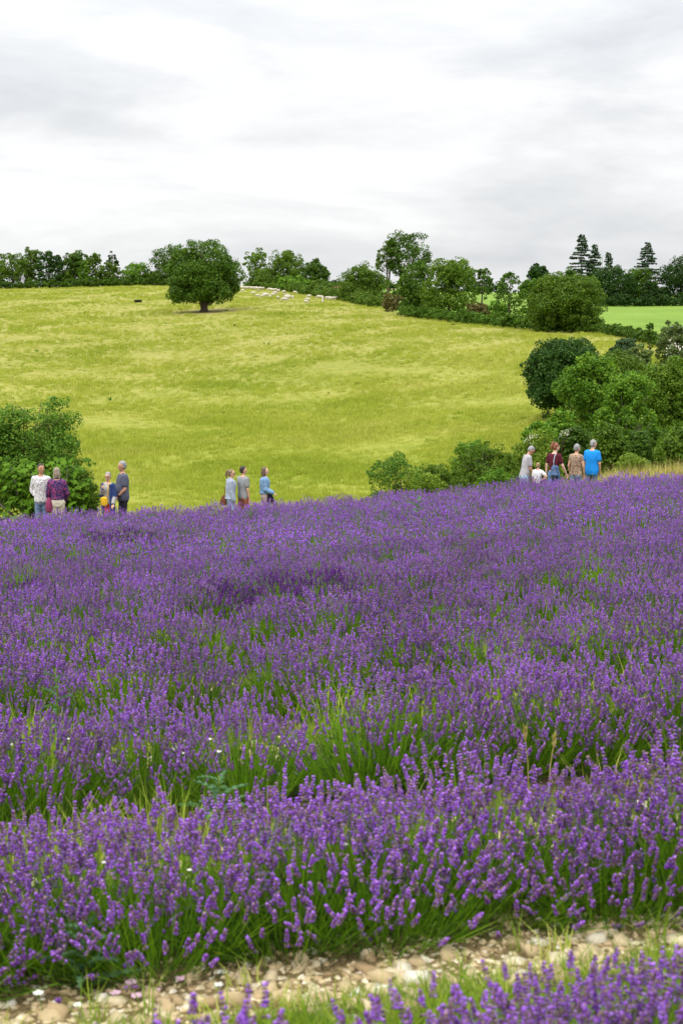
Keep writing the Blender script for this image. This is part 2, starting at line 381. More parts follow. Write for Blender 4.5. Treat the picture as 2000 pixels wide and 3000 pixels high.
def tuft(name, seed, n, h, rad, w, m, bend=.35, flower=None):
    """a tuft of bent grass blades"""
    rg = np.random.default_rng(seed)
    a = rg.random(n) * 6.283; r = rad * np.sqrt(rg.random(n)); b = np.stack([r * np.cos(a), r * np.sin(a), np.zeros(n)], -1)
    L = h * (.55 + .45 * rg.random(n)); a2 = a + rg.normal(0, .9, n); o_ = np.stack([np.cos(a2), np.sin(a2), np.zeros(n)], -1)
    bd = bend * (.3 + rg.random(n))[:, None]; up = np.array([0, 0, 1.])
    p1 = b + (up + o_ * bd * .4) * (L * .55)[:, None]; p2 = b + (up * .92 + o_ * bd) * L[:, None]
    s = np.stack([-np.sin(a2 + rg.normal(0, .8, n)), np.cos(a2), np.zeros(n)], -1) * (w / 2)
    V = np.stack([b - s, b + s, p1 + s * .8, p1 - s * .8, p2], 1).reshape(-1, 3); k = np.arange(n)[:, None] * 5
    return mesh_np(name, V, [k + np.array([[0, 1, 2, 3]]), k + np.array([[3, 2, 4]])], [m])

M_gr1 = foliage('grass_blade', [(.1, (.07, .15, .012)), (.4, (.14, .25, .018)), (.7, (.24, .32, .03)), (.95, (.36, .33, .07))], trans=.3, scale=4)
M_gr2 = foliage('meadow_blade', [(.24, (.18, .25, .022)), (.43, (.255, .31, .032)), (.58, (.335, .365, .056)), (.82, (.50, .46, .16))], trans=.25, scale=.07, amp=.72, loc=True)
M_gr3 = foliage('straw_blade', [(.1, (.20, .22, .04)), (.5, (.38, .32, .10)), (.95, (.58, .46, .22))], trans=.2, scale=.3)
M_gr4 = foliage('weed_blade', [(.1, (.10, .20, .015)), (.45, (.24, .33, .03)), (.8, (.55, .52, .16)), (.97, (.75, .68, .36))], trans=.3, scale=3)

rg = np.random.default_rng(11)
def field_pts(n, y0, y1, powr, px0=-350, px1=2350):
    y = (y0 ** (1 - powr) + rg.random(n) * (y1 ** (1 - powr) - y0 ** (1 - powr))) ** (1 / (1 - powr))
    px = px0 + (px1 - px0) * rg.random(n); x = (px - 1000) / F * y
    return x, y
x, y = field_pts(125000, 44, 455, .9)
cl = np.sin(x * .31 + np.sin(y * .17) * 2) * np.sin(y * .11 + np.sin(x * .13) * 2) + rg.normal(0, .55, len(x))
k = (y < hedgeY(x, y) - 4) & (y > edgeY(x) + 5) & (cl > -.55) & (np.hypot(x - LONE.x - 1, (y - LONE.y) * .55) > 4 + 4 * rg.random(len(x))); x, y, cl = x[k], y[k], cl[k]
z = ground(x, y)
scatter('meadow_grass', np.stack([x, y, z - .05], -1), (.62 + .22 * np.clip(cl, -1, 1.6)) * (1 + y / 420), [tuft('tuft', 1, 26, .42, .34, .028, M_gr2), tuft('tuft', 2, 22, .5, .3, .026, M_gr2), tuft('tuft', 3, 20, .36, .4, .03, M_gr2, .6)], seed=2)
tag(D.objects['meadow_grass'], 'tall yellow green grass on the sunny meadow slope', 'grass')

x, y = field_pts(120, 60, 320, .6); k = (y < hedgeY(x, y) - 6); x, y = x[k], y[k]
M_dk = foliage('dock_leaf', [(.1, (.05, .12, .012)), (.95, (.13, .25, .02))], trans=.2, scale=3)
scatter('meadow_weeds', np.stack([x, y, ground(x, y) - .03], -1), .25 + .6 * rg.random(len(x)) * (y / 200), [tuft('dock', 61, 34, .75, .25, .06, M_dk, .5), tuft('dock', 62, 30, .6, .4, .07, M_dk, .8)], seed=21)
tag(D.objects['meadow_weeds'], 'scattered darker weeds in the meadow grass', 'weeds')

# ------------------------------------------------------------------ lavender
def lavmat(name, stops, tr, val=(.75, 1.2)):
    return foliage(name, stops, trans=tr, scale=3, amp=.3, tcol=(1.1, .9, 1.2))
M_petal = foliage('lavender_petal', [(.1, (.19, .05, .41)), (.5, (.35, .115, .67)), (.95, (.57, .28, .90))], trans=.25, scale=5, amp=.3, tcol=(1, .8, 1.3))
M_calyx = foliage('lavender_calyx', [(.1, (.10, .055, .08)), (.5, (.215, .13, .155)), (.95, (.38, .28, .24))], trans=.15, scale=5, amp=.3, tcol=(1, .8, 1))
M_petalD = foliage('dark_lavender_petal', [(.1, (.11, .018, .21)), (.5, (.18, .035, .33)), (.95, (.28, .07, .45))], trans=.2, scale=5, amp=.3, tcol=(1, .8, 1.2))
M_calyxD = foliage('dark_lavender_calyx', [(.1, (.04, .012, .07)), (.5, (.08, .02, .12)), (.95, (.13, .05, .16))], trans=.1, scale=5, amp=.3, tcol=(1, .8, 1))
M_stem = foliage('lavender_stem', [(.1, (.05, .13, .010)), (.5, (.12, .26, .015)), (.95, (.26, .43, .03))], trans=.3, scale=4)
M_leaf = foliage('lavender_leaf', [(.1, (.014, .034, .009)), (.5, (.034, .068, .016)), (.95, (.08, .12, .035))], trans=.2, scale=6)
M_stemY = foliage('pale_weed_stem', [(.1, (.10, .18, .012)), (.5, (.22, .33, .03)), (.95, (.42, .48, .08))], trans=.35, scale=4)
TET = np.array([[1, 1, 1], [-1, -1, 1], [-1, 1, -1], [1, -1, -1]]) / 1.732
TF = np.array([[0, 2, 1], [0, 1, 3], [0, 3, 2], [1, 2, 3]])
OCT = np.array([[1, 0, 0], [-.5, .87, 0], [-.5, -.87, 0], [0, 0, 1.0], [0, 0, -1.]])
OF = np.array([[0, 1, 3], [1, 2, 3], [2, 0, 3], [1, 0, 4], [2, 1, 4], [0, 2, 4]])
def unit(v): return v / np.maximum(np.linalg.norm(v, axis=-1, keepdims=True), 1e-9)
def lavender(seed, lod, H=.5, spread=72, bare=0.0, dark=False, nst=None):
    """returns (stems + leaves mesh, spikes mesh)"""
    rg = np.random.default_rng(seed)
    n = nst or {0: 540, 1: 480, 2: 330}[lod]; nb = int(n * (.8, .6, .5)[lod])
    ph = rg.random(n) * 6.283; q = np.sqrt(rg.random(n)); splay = rg.random(n) < .2
    th = np.radians(np.where(splay, spread * (.6 + .55 * rg.random(n)), spread * .85 * q ** 1.6))
    u = np.stack([np.cos(ph), np.sin(ph), 0 * ph], -1); up = np.array([0, 0, 1.])
    b = u * (.25 * q)[:, None] + rg.normal(0, .02, (n, 3)) * [1, 1, 0] + up * .03
    L = H * 1.05 * (1.0 - .38 * q ** 2) * (.66 + .32 * rg.random(n))
    L = np.where(rg.random(n) < .08, L * 1.08, L); L = np.where(splay, L * .86, L)
    d0 = u * np.sin(th * 1.12)[:, None] + up * np.cos(th * 1.12)[:, None]
    d1 = unit(u * np.sin(th * .72)[:, None] + up * np.cos(th * .72)[:, None] + rg.normal(0, .12, (n, 3)))
    p1 = b + d0 * (L * .5)[:, None]; p2 = p1 + d1 * (L * .5)[:, None]
    w = (.0026, .0034, .006)[lod]
    s = unit(np.cross(d1, rg.normal(0, 1, (n, 3)))) * (w / 2)
    V = np.stack([b - s, b + s, p1 + s, p1 - s, p2 + s * .7, p2 - s * .7], 1).reshape(-1, 3); k = np.arange(n)[:, None] * 6
    f = np.concatenate([k + np.array([[0, 1, 2, 3]]), k + np.array([[3, 2, 4, 5]])])
    # flowerless green shoots between them
    pb = rg.random(nb) * 6.283; qb = np.sqrt(rg.random(nb)); tb = np.radians(spread * 1.15 * qb ** 1.4); ub = np.stack([np.cos(pb), np.sin(pb), 0 * pb], -1)
    bb = ub * (.22 * qb)[:, None] + up * .03; Lb = H * (.45 + .34 * rg.random(nb)); db = unit(ub * np.sin(tb)[:, None] + up * np.cos(tb)[:, None]); eb = unit(db + up * .25 + rg.normal(0, .1, (nb, 3)))
    m1 = bb + db * (Lb * .5)[:, None]; m2 = m1 + eb * (Lb * .5)[:, None]; sb = unit(np.cross(eb, rg.normal(0, 1, (nb, 3)))) * w * .8
    Vb = np.stack([bb - sb, bb + sb, m1 + sb, m1 - sb, m2 + sb * .3, m2 - sb * .3], 1).reshape(-1, 3); k = len(V) + np.arange(nb)[:, None] * 6
    f = np.concatenate([f, k + np.array([[0, 1, 2, 3]]), k + np.array([[3, 2, 4, 5]])]); V = np.concatenate([V, Vb])
    mi = [np.zeros(len(f), int)]
    # narrow grey-green leaves round the woody heart
    nl = (2200, 1200, 350)[lod]; pa = rg.random(nl) * 6.283; rr = np.sqrt(rg.random(nl)); zz = rg.random(nl)
    c = np.stack([np.cos(pa) * rr * .36, np.sin(pa) * rr * .36, .01 + zz * (.27 - .17 * rr ** 2) * H / .5], -1)
    d = unit(np.stack([np.cos(pa) * (.3 + rr), np.sin(pa) * (.3 + rr), .5 + .9 * rg.random(nl)], -1) + rg.normal(0, .35, (nl, 3)))
    ll = (.05, .06, .09)[lod] * (.6 + .7 * rg.random(nl))[:, None]; sw = unit(np.cross(d, rg.normal(0, 1, (nl, 3)))) * (.0024, .0035, .007)[lod]
    V2 = np.stack([c, c + d * ll * .5 + sw, c + d * ll, c + d * ll * .5 - sw], 1).reshape(-1, 3)
    f2 = len(V) + np.arange(nl)[:, None] * 4 + np.array([[0, 1, 2, 3]])
    mi.append(np.ones(nl, int))
    green = mesh_np('stems', np.concatenate([V, V2]), [np.concatenate([f, f2])], [M_stem, M_leaf], np.concatenate(mi))
    # flower spikes
    keep = (rg.random(n) > bare) & ((~splay) | (rg.random(n) < .75)) & (rg.random(n) > (.74, .80, .55)[lod] * q ** 3); P = p2[keep]; Dr = d1[keep]; m = len(P)
    S = (.034 + .034 * rg.random(m)) * (1, 1, 1.1)[lod]
    P = P - Dr * (S * .25)[:, None]
    a1 = unit(np.cross(Dr, rg.normal(0, 1, (m, 3)))); a2 = np.cross(Dr, a1)
    if lod == 0: nw, nf, sz = 7, 5, .0041
    elif lod == 1: nw, nf, sz = 6, 3, .0049
    else: nw, nf, sz = 4, 1, .0088
    C = []; MI = []; SZ = []; AX = []
    for i in range(nw):
        t = i / (nw - 1) if nw > 1 else .5
        gap = np.where((i == 0) & (rg.random(m) < .5), -.28, 0) if lod < 2 else 0
        wr = .0056 * (1 - .55 * t ** 2)
        for j in range(nf):
            a = rg.random(m) * .6 + j * 6.283 / nf + i * .7
            rad = wr * (.8 + .5 * rg.random(m)) if nf > 1 else wr * .35
            o_ = (a1 * np.cos(a)[:, None] + a2 * np.sin(a)[:, None])
            C.append(P + Dr * ((t + gap) * S)[:, None] + o_ * np.asarray(rad)[..., None]); pet = rg.random(m) < (.42, .44, .50)[lod]
            MI.append(pet.astype(int)); SZ.append(sz * (.75 + .5 * rg.random(m)) * np.where(pet, 1.12, .95)); AX.append(unit(o_ * .8 + Dr * .6))
    C = np.concatenate(C); MI = np.concatenate(MI); SZ = np.concatenate(SZ)
    ang = rg.random((len(C), 3)) * 6.283
    ca, sa = np.cos(ang), np.sin(ang)
    Rz = np.zeros((len(C), 3, 3)); Rz[:, 0, 0] = ca[:, 0]; Rz[:, 0, 1] = -sa[:, 0]; Rz[:, 1, 0] = sa[:, 0]; Rz[:, 1, 1] = ca[:, 0]; Rz[:, 2, 2] = 1
    Rx = np.zeros((len(C), 3, 3)); Rx[:, 0, 0] = 1; Rx[:, 1, 1] = ca[:, 1]; Rx[:, 1, 2] = -sa[:, 1]; Rx[:, 2, 1] = sa[:, 1]; Rx[:, 2, 2] = ca[:, 1]
    RR = Rz @ Rx
    B, BF = (OCT * [1, 1, 1.25], OF) if lod == 0 else (TET * [1.2, 1.2, 1.3], TF)
    V = (np.einsum('nij,kj->nki', RR, B) * SZ[:, None, None] + C[:, None, :]).reshape(-1, 3)
    f = (np.arange(len(C))[:, None, None] * len(B) + BF[None]).reshape(-1, 3)
    mats = [M_calyxD, M_petalD] if dark else [M_calyx, M_petal]
    return green, mesh_np('flower_spikes', V, [f], mats, np.repeat(MI, len(BF)))
LV = {0: [lavender(10 + i, 0, .5, (62, 68, 58, 66, 64)[i], (0, .1, .15, .05, .6)[i]) for i in range(5)],
      1: [lavender(20 + i, 1, .5, (54, 60, 50, 58, 60)[i], (0, .05, 0, .1, .5)[i]) for i in range(5)],
      2: [lavender(30 + i, 2, .5, (50, 54, 50, 56, 56)[i], (0, 0, 0, .1, .45)[i]) for i in range(5)]}
LVD = {1: [lavender(40, 1, .5, 62, 0, True)], 2: [lavender(41, 2, .5, 58, 0, True)]}
ORD = 'first second third fourth fifth sixth seventh eighth ninth tenth eleventh twelfth thirteenth fourteenth fifteenth sixteenth seventeenth eighteenth'.split()
rg = np.random.default_rng(77)
rows = [2.56, 4.30, 6.32]
while rows[-1] < 42: rows.append(rows[-1] + 1.88)
DARK = [(370, 1625), (240, 1790), (860, 1510), (700, 1820), (930, 1790)]
DARKP = [hit(a, b + 30) for a, b in DARK]
extra = [[], []]; count = 0
for ri, r0 in enumerate(rows):
    SL = .24 if ri < 3 else .2
    sp = .36 if ri < 2 else .40
    hw = (r0 + 2) * .24 + 1.6; xs = np.arange(-hw, hw, sp); vis = []
    for xx in xs:
        x_ = xx + rg.normal(0, .04); y_ = r0 + SL * x_ + rg.normal(0, .06) + .08 * math.sin(x_ * 1.3 + ri * 2)
        if y_ > edgeY(x_) or y_ < .9: continue
        if ri == 0 and x_ < -.46: continue
        px = 1000 + F * x_ / y_
        inside = -60 < px < 2060
        vis.append((x_, y_, px, inside))
    inrow = [v for v in vis if v[3]]
    for (x_, y_, px, inside) in vis:
        lod = 0 if y_ < 7.6 else 1 if y_ < 17 else 2
        dk = any(math.hypot((x_ - q.x) * 1.5, y_ - q.y) < .95 for q in DARKP) and lod > 0 and rg.random() < .6
        src = LVD[lod] if dk else LV[lod]
        w = np.array([1, 1, 1, .8, (.16 if ri > 1 else .1)])[:len(src)] if not dk else np.array([1.]); w = w / w.sum()
        g_, s_ = src[rg.choice(len(src), p=w)]
        sc = rg.normal(1.0, .06)
        if ri == 1: sc *= .93
        if ri == 0: sc = (1.0 - .16 * min(max((x_ + .4) / .9, 0), 1.1)) * rg.normal(1, .03)
        if inside and count < 300:
            count += 1; j = [v[2] for v in inrow].index(px) + 1
            o = thing('lavender_plant', None, 'lavender', (x_, y_, G(x_, y_) - .01), rg.random() * 6.283, 'lavender plants in rows')
            o.rotation_euler = (rg.normal(0, .05), .05 + rg.normal(0, .05), rg.random() * 6.283 if False else rg.normal(0, 3)); o.scale = (sc * (1.05 if ri < 2 else .86),) * 2 + (sc,)
            if ri < 17:
                side = ORD[j - 1] if j <= 18 else 'nineteenth' if j == 19 else 'twentieth' if j == 20 else 'number %d' % j
                o['label'] = '%slavender clump in the %s row up from the bottom, %s from left' % ('dark purple ' if dk else 'violet ', ORD[ri], side)
            elif dk: o['label'] = 'deep purple lavender clump darker than its neighbours in the middle rows'
            else: o['label'] = 'violet lavender clump in the %s row up, %s fifth' % (ORD[ri], ['far left', 'left', 'middle', 'right', 'far right'][int(min(4, max(0, px // 400)))])
            a = link('stems', g_, o); a['kind'] = 'stuff'; b = link('flower_spikes', s_, o); b['kind'] = 'stuff'
        else: extra[0 if lod < 2 else 1].append((x_, y_, G(x_, y_) - .01, sc))
print('lavender individuals', count, 'rest', len(extra[0]), len(extra[1]))
def joined(pair, nm):
    a, b = pair
    me = D.meshes.new(nm)
    import bmesh
    bm = bmesh.new(); bm.from_mesh(a); nf = len(bm.faces); bm.from_mesh(b)
    bm.faces.ensure_lookup_table()
    for f in bm.faces[nf:]: f.material_index += 2
    bm.to_mesh(me); bm.free()
    for m in list(a.materials) + list(b.materials): me.materials.append(m)
    return me
for lod, lst in ((1, extra[0]), (2, extra[1])):
    if lst:
        A = np.array(lst); o = scatter('lavender_mass', A[:, :3], A[:, 3] * 1.03, [joined(LV[lod][i], 'lavender_clump') for i in range(4)], tilt=.05, seed=5)
        tag(o, 'far lavender rows merging into one violet band' if lod == 2 else 'lavender rows running on beyond the sides of the field', 'lavender')

# low weeds and pale grass in the alleys
x, y = field_pts(13000, 4.4, 33, 1.02, -200, 2200)
al = np.array([min(abs(v - (r0 + .2 * u)) for r0 in rows) for u, v in zip(x, y)])
pn = np.sin(x * 1.3 + np.cos(y * .9) * 1.7) * np.sin(y * .8 + x * .5)
k = (al > .45) & (y < edgeY(x) - .3) & ((pn > .2) | (rg.random(len(x)) < .12)) & ((y > 6.9) | (rg.random(len(x)) < .16)); x, y = x[k], y[k]
scatter('alley_weeds', np.stack([x, y, ground(x, y) - .01], -1), (.7 + .55 * rg.random(len(x))) * np.where(y > 7.3, 1.2, 1), [tuft('weed', 6, 26, .24, .12, .004, M_gr4, .5), tuft('weed', 7, 20, .30, .1, .004, M_stemY, .4), tuft('weed', 8, 24, .2, .14, .005, M_gr4, .6)], seed=3)
tag(D.objects['alley_weeds'], 'pale green weeds between the lavender rows', 'weeds')

# ------------------------------------------------------------------ gravel strip and verge in front
def gstripY(X): return 3.68 + .25 * X          # middle line of the gravel
M_stone = {}
def stone_mat():
    m, n, l, out = mat('limestone')
    tc = n.new('ShaderNodeTexCoord'); oi = n.new('ShaderNodeObjectInfo'); g = n.new('ShaderNodeNewGeometry')
    p = N(n, 'ShaderNodeBsdfPrincipled', i_Roughness=.85)
    ad = N(n, 'ShaderNodeMath', operation='ADD'); l.new(oi.outputs['Random'], ad.inputs[0]); l.new(g.outputs['Random Per Island'], ad.inputs[1])
    fr = N(n, 'ShaderNodeMath', operation='FRACT'); l.new(ad.outputs[0], fr.inputs[0])
    c = ramp(n, l, fr.outputs[0], [(0, (.34, .24, .12)), (.25, (.47, .36, .20)), (.6, (.54, .44, .26)), (.85, (.62, .55, .38)), (1, (.68, .65, .56))])
    nz = N(n, 'ShaderNodeTexNoise', i_Scale=30, i_Detail=6, i_Roughness=.7); l.new(tc.outputs['Object'], nz.inputs[0])
    d = ramp(n, l, nz.outputs[0], [(.3, (.55, .5, .42)), (.6, (1.05, 1.05, 1.05))])
    mu = N(n, 'ShaderNodeMix', data_type='RGBA', blend_type='MULTIPLY'); mu.inputs[0].default_value = 1; l.new(c, mu.inputs[6]); l.new(d, mu.inputs[7]); l.new(mu.outputs[2], p.inputs['Base Color'])
    bp = N(n, 'ShaderNodeBump', i_Strength=.5, i_Distance=.004); l.new(nz.outputs[0], bp.inputs['Height']); l.new(bp.outputs[0], p.inputs['Normal'])
    l.new(p.outputs[0], out.inputs[0]); return m
MS = stone_mat()
def stone_arr(rg):
    """a spherified, roughened 24-quad block"""
    g = np.linspace(-1, 1, 3); V = []; Q = []; key = {}
    def vid(p):
        k = tuple(np.round(p, 3))
        if k not in key: key[k] = len(V); V.append(p)
        return key[k]
    for ax in range(3):
        for sgn in (-1, 1):
            for i in range(2):
                for j in range(2):
                    c = []
                    for (a, b) in ((i, j), (i + 1, j), (i + 1, j + 1), (i, j + 1)):
                        p = [0, 0, 0]; p[ax] = sgn; p[(ax + 1) % 3] = g[a]; p[(ax + 2) % 3] = g[b]; c.append(vid(np.array(p, float)))
                    Q.append(c if sgn > 0 else c[::-1])
    V = np.array(V); V = V / np.linalg.norm(V, axis=1, keepdims=True) ** .55
    V += rg.normal(0, .19, V.shape); V *= np.array([1, .55 + .4 * rg.random(), .38 + .3 * rg.random()])
    return V, np.array(Q)
gravel_q = []
gx = np.linspace(-2.2, 2.2, 60); gv = np.linspace(-.34, .62, 12)
GX, GV = np.meshgrid(gx, gv); GY = gstripY(GX) + GV * (1 + .12 * np.sin(GX * 5)); GZ = ground(GX, GY) + .006 + .02 * np.exp(-(GV / .3) ** 2) * 1 if False else ground(GX, GY) + .012 + .012 * (1 - (GV / .55) ** 2)
ii = np.arange(GX.size).reshape(GX.shape)
M_bed = soil_mat('gravel_bed', (.10, .07, .03), (.22, .16, .07), (.42, .33, .18), 60)
bed = tag(link('gravel_path', mesh_np('gravel_path', np.stack([GX.ravel(), GY.ravel(), GZ.ravel()], -1), [np.stack([ii[:-1, :-1], ii[:-1, 1:], ii[1:, 1:], ii[1:, :-1]], -1).reshape(-1, 4)], [M_bed], smooth=True)), kind='structure')
rg = np.random.default_rng(5)
protos = []
for i in range(14):
    V, Q = stone_arr(rg); protos.append((V, Q, mesh_np('stone', V, [Q], [MS], smooth=False)))
def stone_spot():
    x = rg.uniform(-1.45, 1.55); v = rg.normal(0, .22); v = max(-.5, min(.42, v)); return x, gstripY(x) + v * .72 + .10
for i in range(300):
    x_, y_ = stone_spot(); s = min(.046, .018 + rg.gamma(2.0, .0052))
    if i < 7: x_, y_, s = [(.10, 3.62, .05), (.2, 3.64, .05), (-.30, 3.78, .046), (-.38, 3.75, .04), (.62, 3.80, .06), (.74, 3.84, .055), (.2, 3.74, .04)][i]
    o = link('stone', protos[rg.integers(14)][2], bed); o.location = (x_, y_, G(x_, y_) + .014 + s * .25); o.scale = (s, s, s)
    o.rotation_euler = (rg.normal(0, .25), rg.normal(0, .25), rg.random() * 6.283)
Vs, Qs, nn_ = [], [], 0
for i in range(8500):
    x_, y_ = stone_spot(); x_ = rg.uniform(-1.9, 2.0); y_ = gstripY(x_) + max(-.34, min(.60, rg.normal(.06, .22)))
    s = rg.uniform(.007, .018); V, Q, _ = protos[rg.integers(14)]
    a = rg.random() * 6.283; M = np.array(Euler((rg.normal(0, .3), rg.normal(0, .3), a)).to_matrix())
    Vs.append((V * s) @ M.T + [x_, y_, G(x_, y_) + .012 + s * .2]); Qs.append(Q + nn_); nn_ += len(V)
# scattered stones in the alleys behind the first rows
for i in range(2600):
    r0 = rows[1 + rg.integers(5)] + .93; x_ = rg.uniform(-2.5, 2.6); y_ = r0 + .24 * x_ + rg.normal(0, .2)
    s = rg.uniform(.012, .034); V, Q, _ = protos[rg.integers(14)]; M = np.array(Euler((rg.normal(0, .3), rg.normal(0, .3), rg.random() * 6.283)).to_matrix())
    Vs.append((V * s) @ M.T + [x_, y_, G(x_, y_) + s * .2]); Qs.append(Q + nn_); nn_ += len(V)
sm_ = link('small_stones', mesh_np('small_stones', np.concatenate(Vs), [np.concatenate(Qs)], [MS]), bed); sm_['kind'] = 'stuff'

x = rg.uniform(-1.8, 2.0, 9500); v = rg.uniform(-1.9, .05, 9500)
y = gstripY(x) + .03 + v; k = (rg.random(len(x)) < np.clip(.22 - v * 5, .06, 1)); x, y = x[k], y[k]
scatter('verge_grass', np.stack([x, y, ground(x, y)], -1), .5 + .6 * rg.random(len(x)), [tuft('blades', 21, 34, .10, .06, .005, M_gr1, .9), tuft('blades', 22, 26, .075, .06, .0045, M_gr1, 1.1), tuft('blades', 23, 24, .13, .05, .004, M_gr1, .7)], tilt=.2, seed=9)
tag(D.objects['verge_grass'], 'short bright green grass in front of the gravel', 'grass')
x = rg.uniform(-1.7, 1.9, 90); y = gstripY(x) + rg.uniform(-.2, .3, 90)
scatter('gravel_weeds', np.stack([x, y, ground(x, y) + .01], -1), .5 + .7 * rg.random(len(x)), [tuft('blades', 31, 14, .14, .04, .004, M_gr1, .6), tuft('blades', 32, 16, .1, .06, .0045, M_gr4, .9)], tilt=.2, seed=10)
tag(D.objects['gravel_weeds'], 'sparse weeds coming up through the gravel', 'weeds')
# ------------------------------------------------------------------ trees, shrubs, hedges
FO = {
 'dark': foliage('leaf_dark', [(.1, (0.011, 0.033, 0.006)), (.5, (0.026, 0.067, 0.009)), (.95, (0.061, 0.127, 0.017))], trans=.22, scale=.5),
 'oak': foliage('leaf_oak', [(.1, (0.022, 0.057, 0.006)), (.5, (0.054, 0.114, 0.009)), (.95, (0.123, 0.208, 0.017))], trans=.25, scale=.5),
 'mid': foliage('leaf_mid', [(.1, (0.034, 0.074, 0.007)), (.5, (0.076, 0.144, 0.011)), (.95, (0.168, 0.247, 0.022))], trans=.28, scale=.5),
 'light': foliage('leaf_light', [(.1, (.035, .09, .009)), (.5, (.085, .19, .014)), (.95, (.30, .44, .04))], trans=.3, amp=.6, scale=1.1),
 'lime': foliage('leaf_lime', [(.1, (.055, .11, .012)), (.5, (.13, .21, .018)), (.95, (.32, .39, .06))], trans=.32, scale=1.2),
 'grey': foliage('leaf_grey', [(.1, (0.037, 0.070, 0.019)), (.5, (0.090, 0.139, 0.034)), (.95, (0.205, 0.254, 0.083))], trans=.25, scale=1.2),
 'blue': foliage('leaf_blue', [(.1, (0.018, 0.043, 0.018)), (.5, (0.041, 0.082, 0.030)), (.95, (0.082, 0.139, 0.053))], trans=.15, scale=.6),
 'brown': foliage('leaf_brown', [(.1, (0.057, 0.057, 0.015)), (.5, (0.131, 0.115, 0.034)), (.95, (0.246, 0.205, 0.075))], trans=.2, scale=.8),
 'haw': foliage('leaf_hawthorn', [(.1, (.02, .065, .008)), (.45, (.07, .165, .016)), (.8, (.18, .30, .035)), (.97, (.48, .55, .2))], trans=.28, scale=2),
 'fig': foliage('leaf_fig', [(.1, (0.033, 0.090, 0.006)), (.5, (0.078, 0.172, 0.009)), (.95, (0.164, 0.279, 0.015))], trans=.22, scale=2, rough=.6),
 'blossom': foliage('blossom', [(.1, (.42, .42, .35)), (.95, (.66, .66, .6))], trans=.2, scale=2),
}
M_bark = plain('bark', (.10, .075, .05), noise=.4, scale=8, bump=.8)
M_barkG = plain('grey_bark', (.22, .20, .16), noise=.35, scale=10, bump=.6)
def leaves(rg, lumps, ncl, per, cr, leaf, fill=.25, up=.25, shape=.62, low=-.5):
    """leaf faces gathered in sprays over the skin of the lumps, some inside"""
    L = np.array([c for c, r in lumps]); Rr = np.array([r for c, r in lumps])
    area = (Rr.prod(1)) ** (2 / 3); pr = area / area.sum()
    C = []; DN = []
    while len(C) < ncl:
        i = rg.choice(len(L), p=pr); d = unit(rg.normal(0, 1, 3))
        if d[2] < low and rg.random() < .7: continue
        c = L[i] + Rr[i] * d * rg.uniform(.74, 1.10)
        ins = (((c - L) / (Rr * .84)) ** 2).sum(1) < 1; ins[i] = False
        if ins.any() and rg.random() < .85: continue
        C.append(c); DN.append(d)
    C = np.array(C); DN = np.array(DN)
    k = np.repeat(np.arange(ncl), per); n = len(k)
    crr = cr * (.6 + .8 * rg.random(ncl))[k]
    u = unit(rg.normal(0, 1, (n, 3)) + DN[k] * .5); P = C[k] + u * crr[:, None] * (.45 + .55 * rg.random(n) ** .5)[:, None] * [1, 1, .75]
    nf = int(ncl * per * fill)
    if nf:
        i = rg.choice(len(L), nf, p=pr); d = unit(rg.normal(0, 1, (nf, 3))); P = np.concatenate([P, L[i] + Rr[i] * d * (rg.random(nf) ** .5 * .82)[:, None]])
        u = np.concatenate([u, d]); n += nf
    nrm = unit(u * .8 + rg.normal(0, .55, (n, 3)) + np.array([0, 0, up]))
    a = unit(np.cross(nrm, rg.normal(0, 1, (n, 3)))); b = np.cross(nrm, a)
    s = leaf * (.6 + .8 * rg.random(n))[:, None]
    if nf: s[-nf:] *= 1.5
    V = np.stack([P - a * s * .5, P + b * s * shape * .5 + a * s * .05, P + a * s * .5, P - b * s * shape * .5 + a * s * .05], 1).reshape(-1, 3)
    return V, np.arange(n)[:, None] * 4 + np.array([[0, 1, 2, 3]])
def limbs(mb, rg, base, top, r, lumps, n=7, start=.35, k=6):
    base, top = Vector(base), Vector(top)
    pts = [base + (top - base) * t + Vector((rg.normal(0, .02), rg.normal(0, .02), 0)) * (top - base).length * t for t in (0, .06, .3, .6, .85, 1)]
    mb.tube(pts, [r * 1.7, r * 1.1, r * .9, r * .65, r * .35, r * .12], k=8)
    for i in range(n):
        t = start + (.9 - start) * i / max(1, n - 1); p = base + (top - base) * t
        c, rr = lumps[int(rg.integers(len(lumps)))]; d = unit(rg.normal(0, 1, 3)); q = Vector(np.array(c) + np.array(rr) * d * .7)
        if q.z < p.z: q.z = p.z + abs(q.z - p.z) * .4
        mid = p.lerp(q, .5) + Vector((0, 0, -.06 * (q - p).length))
        mb.tube([p, mid, q], [r * .45 * (1 - t * .5), r * .28, r * .08], k=5)
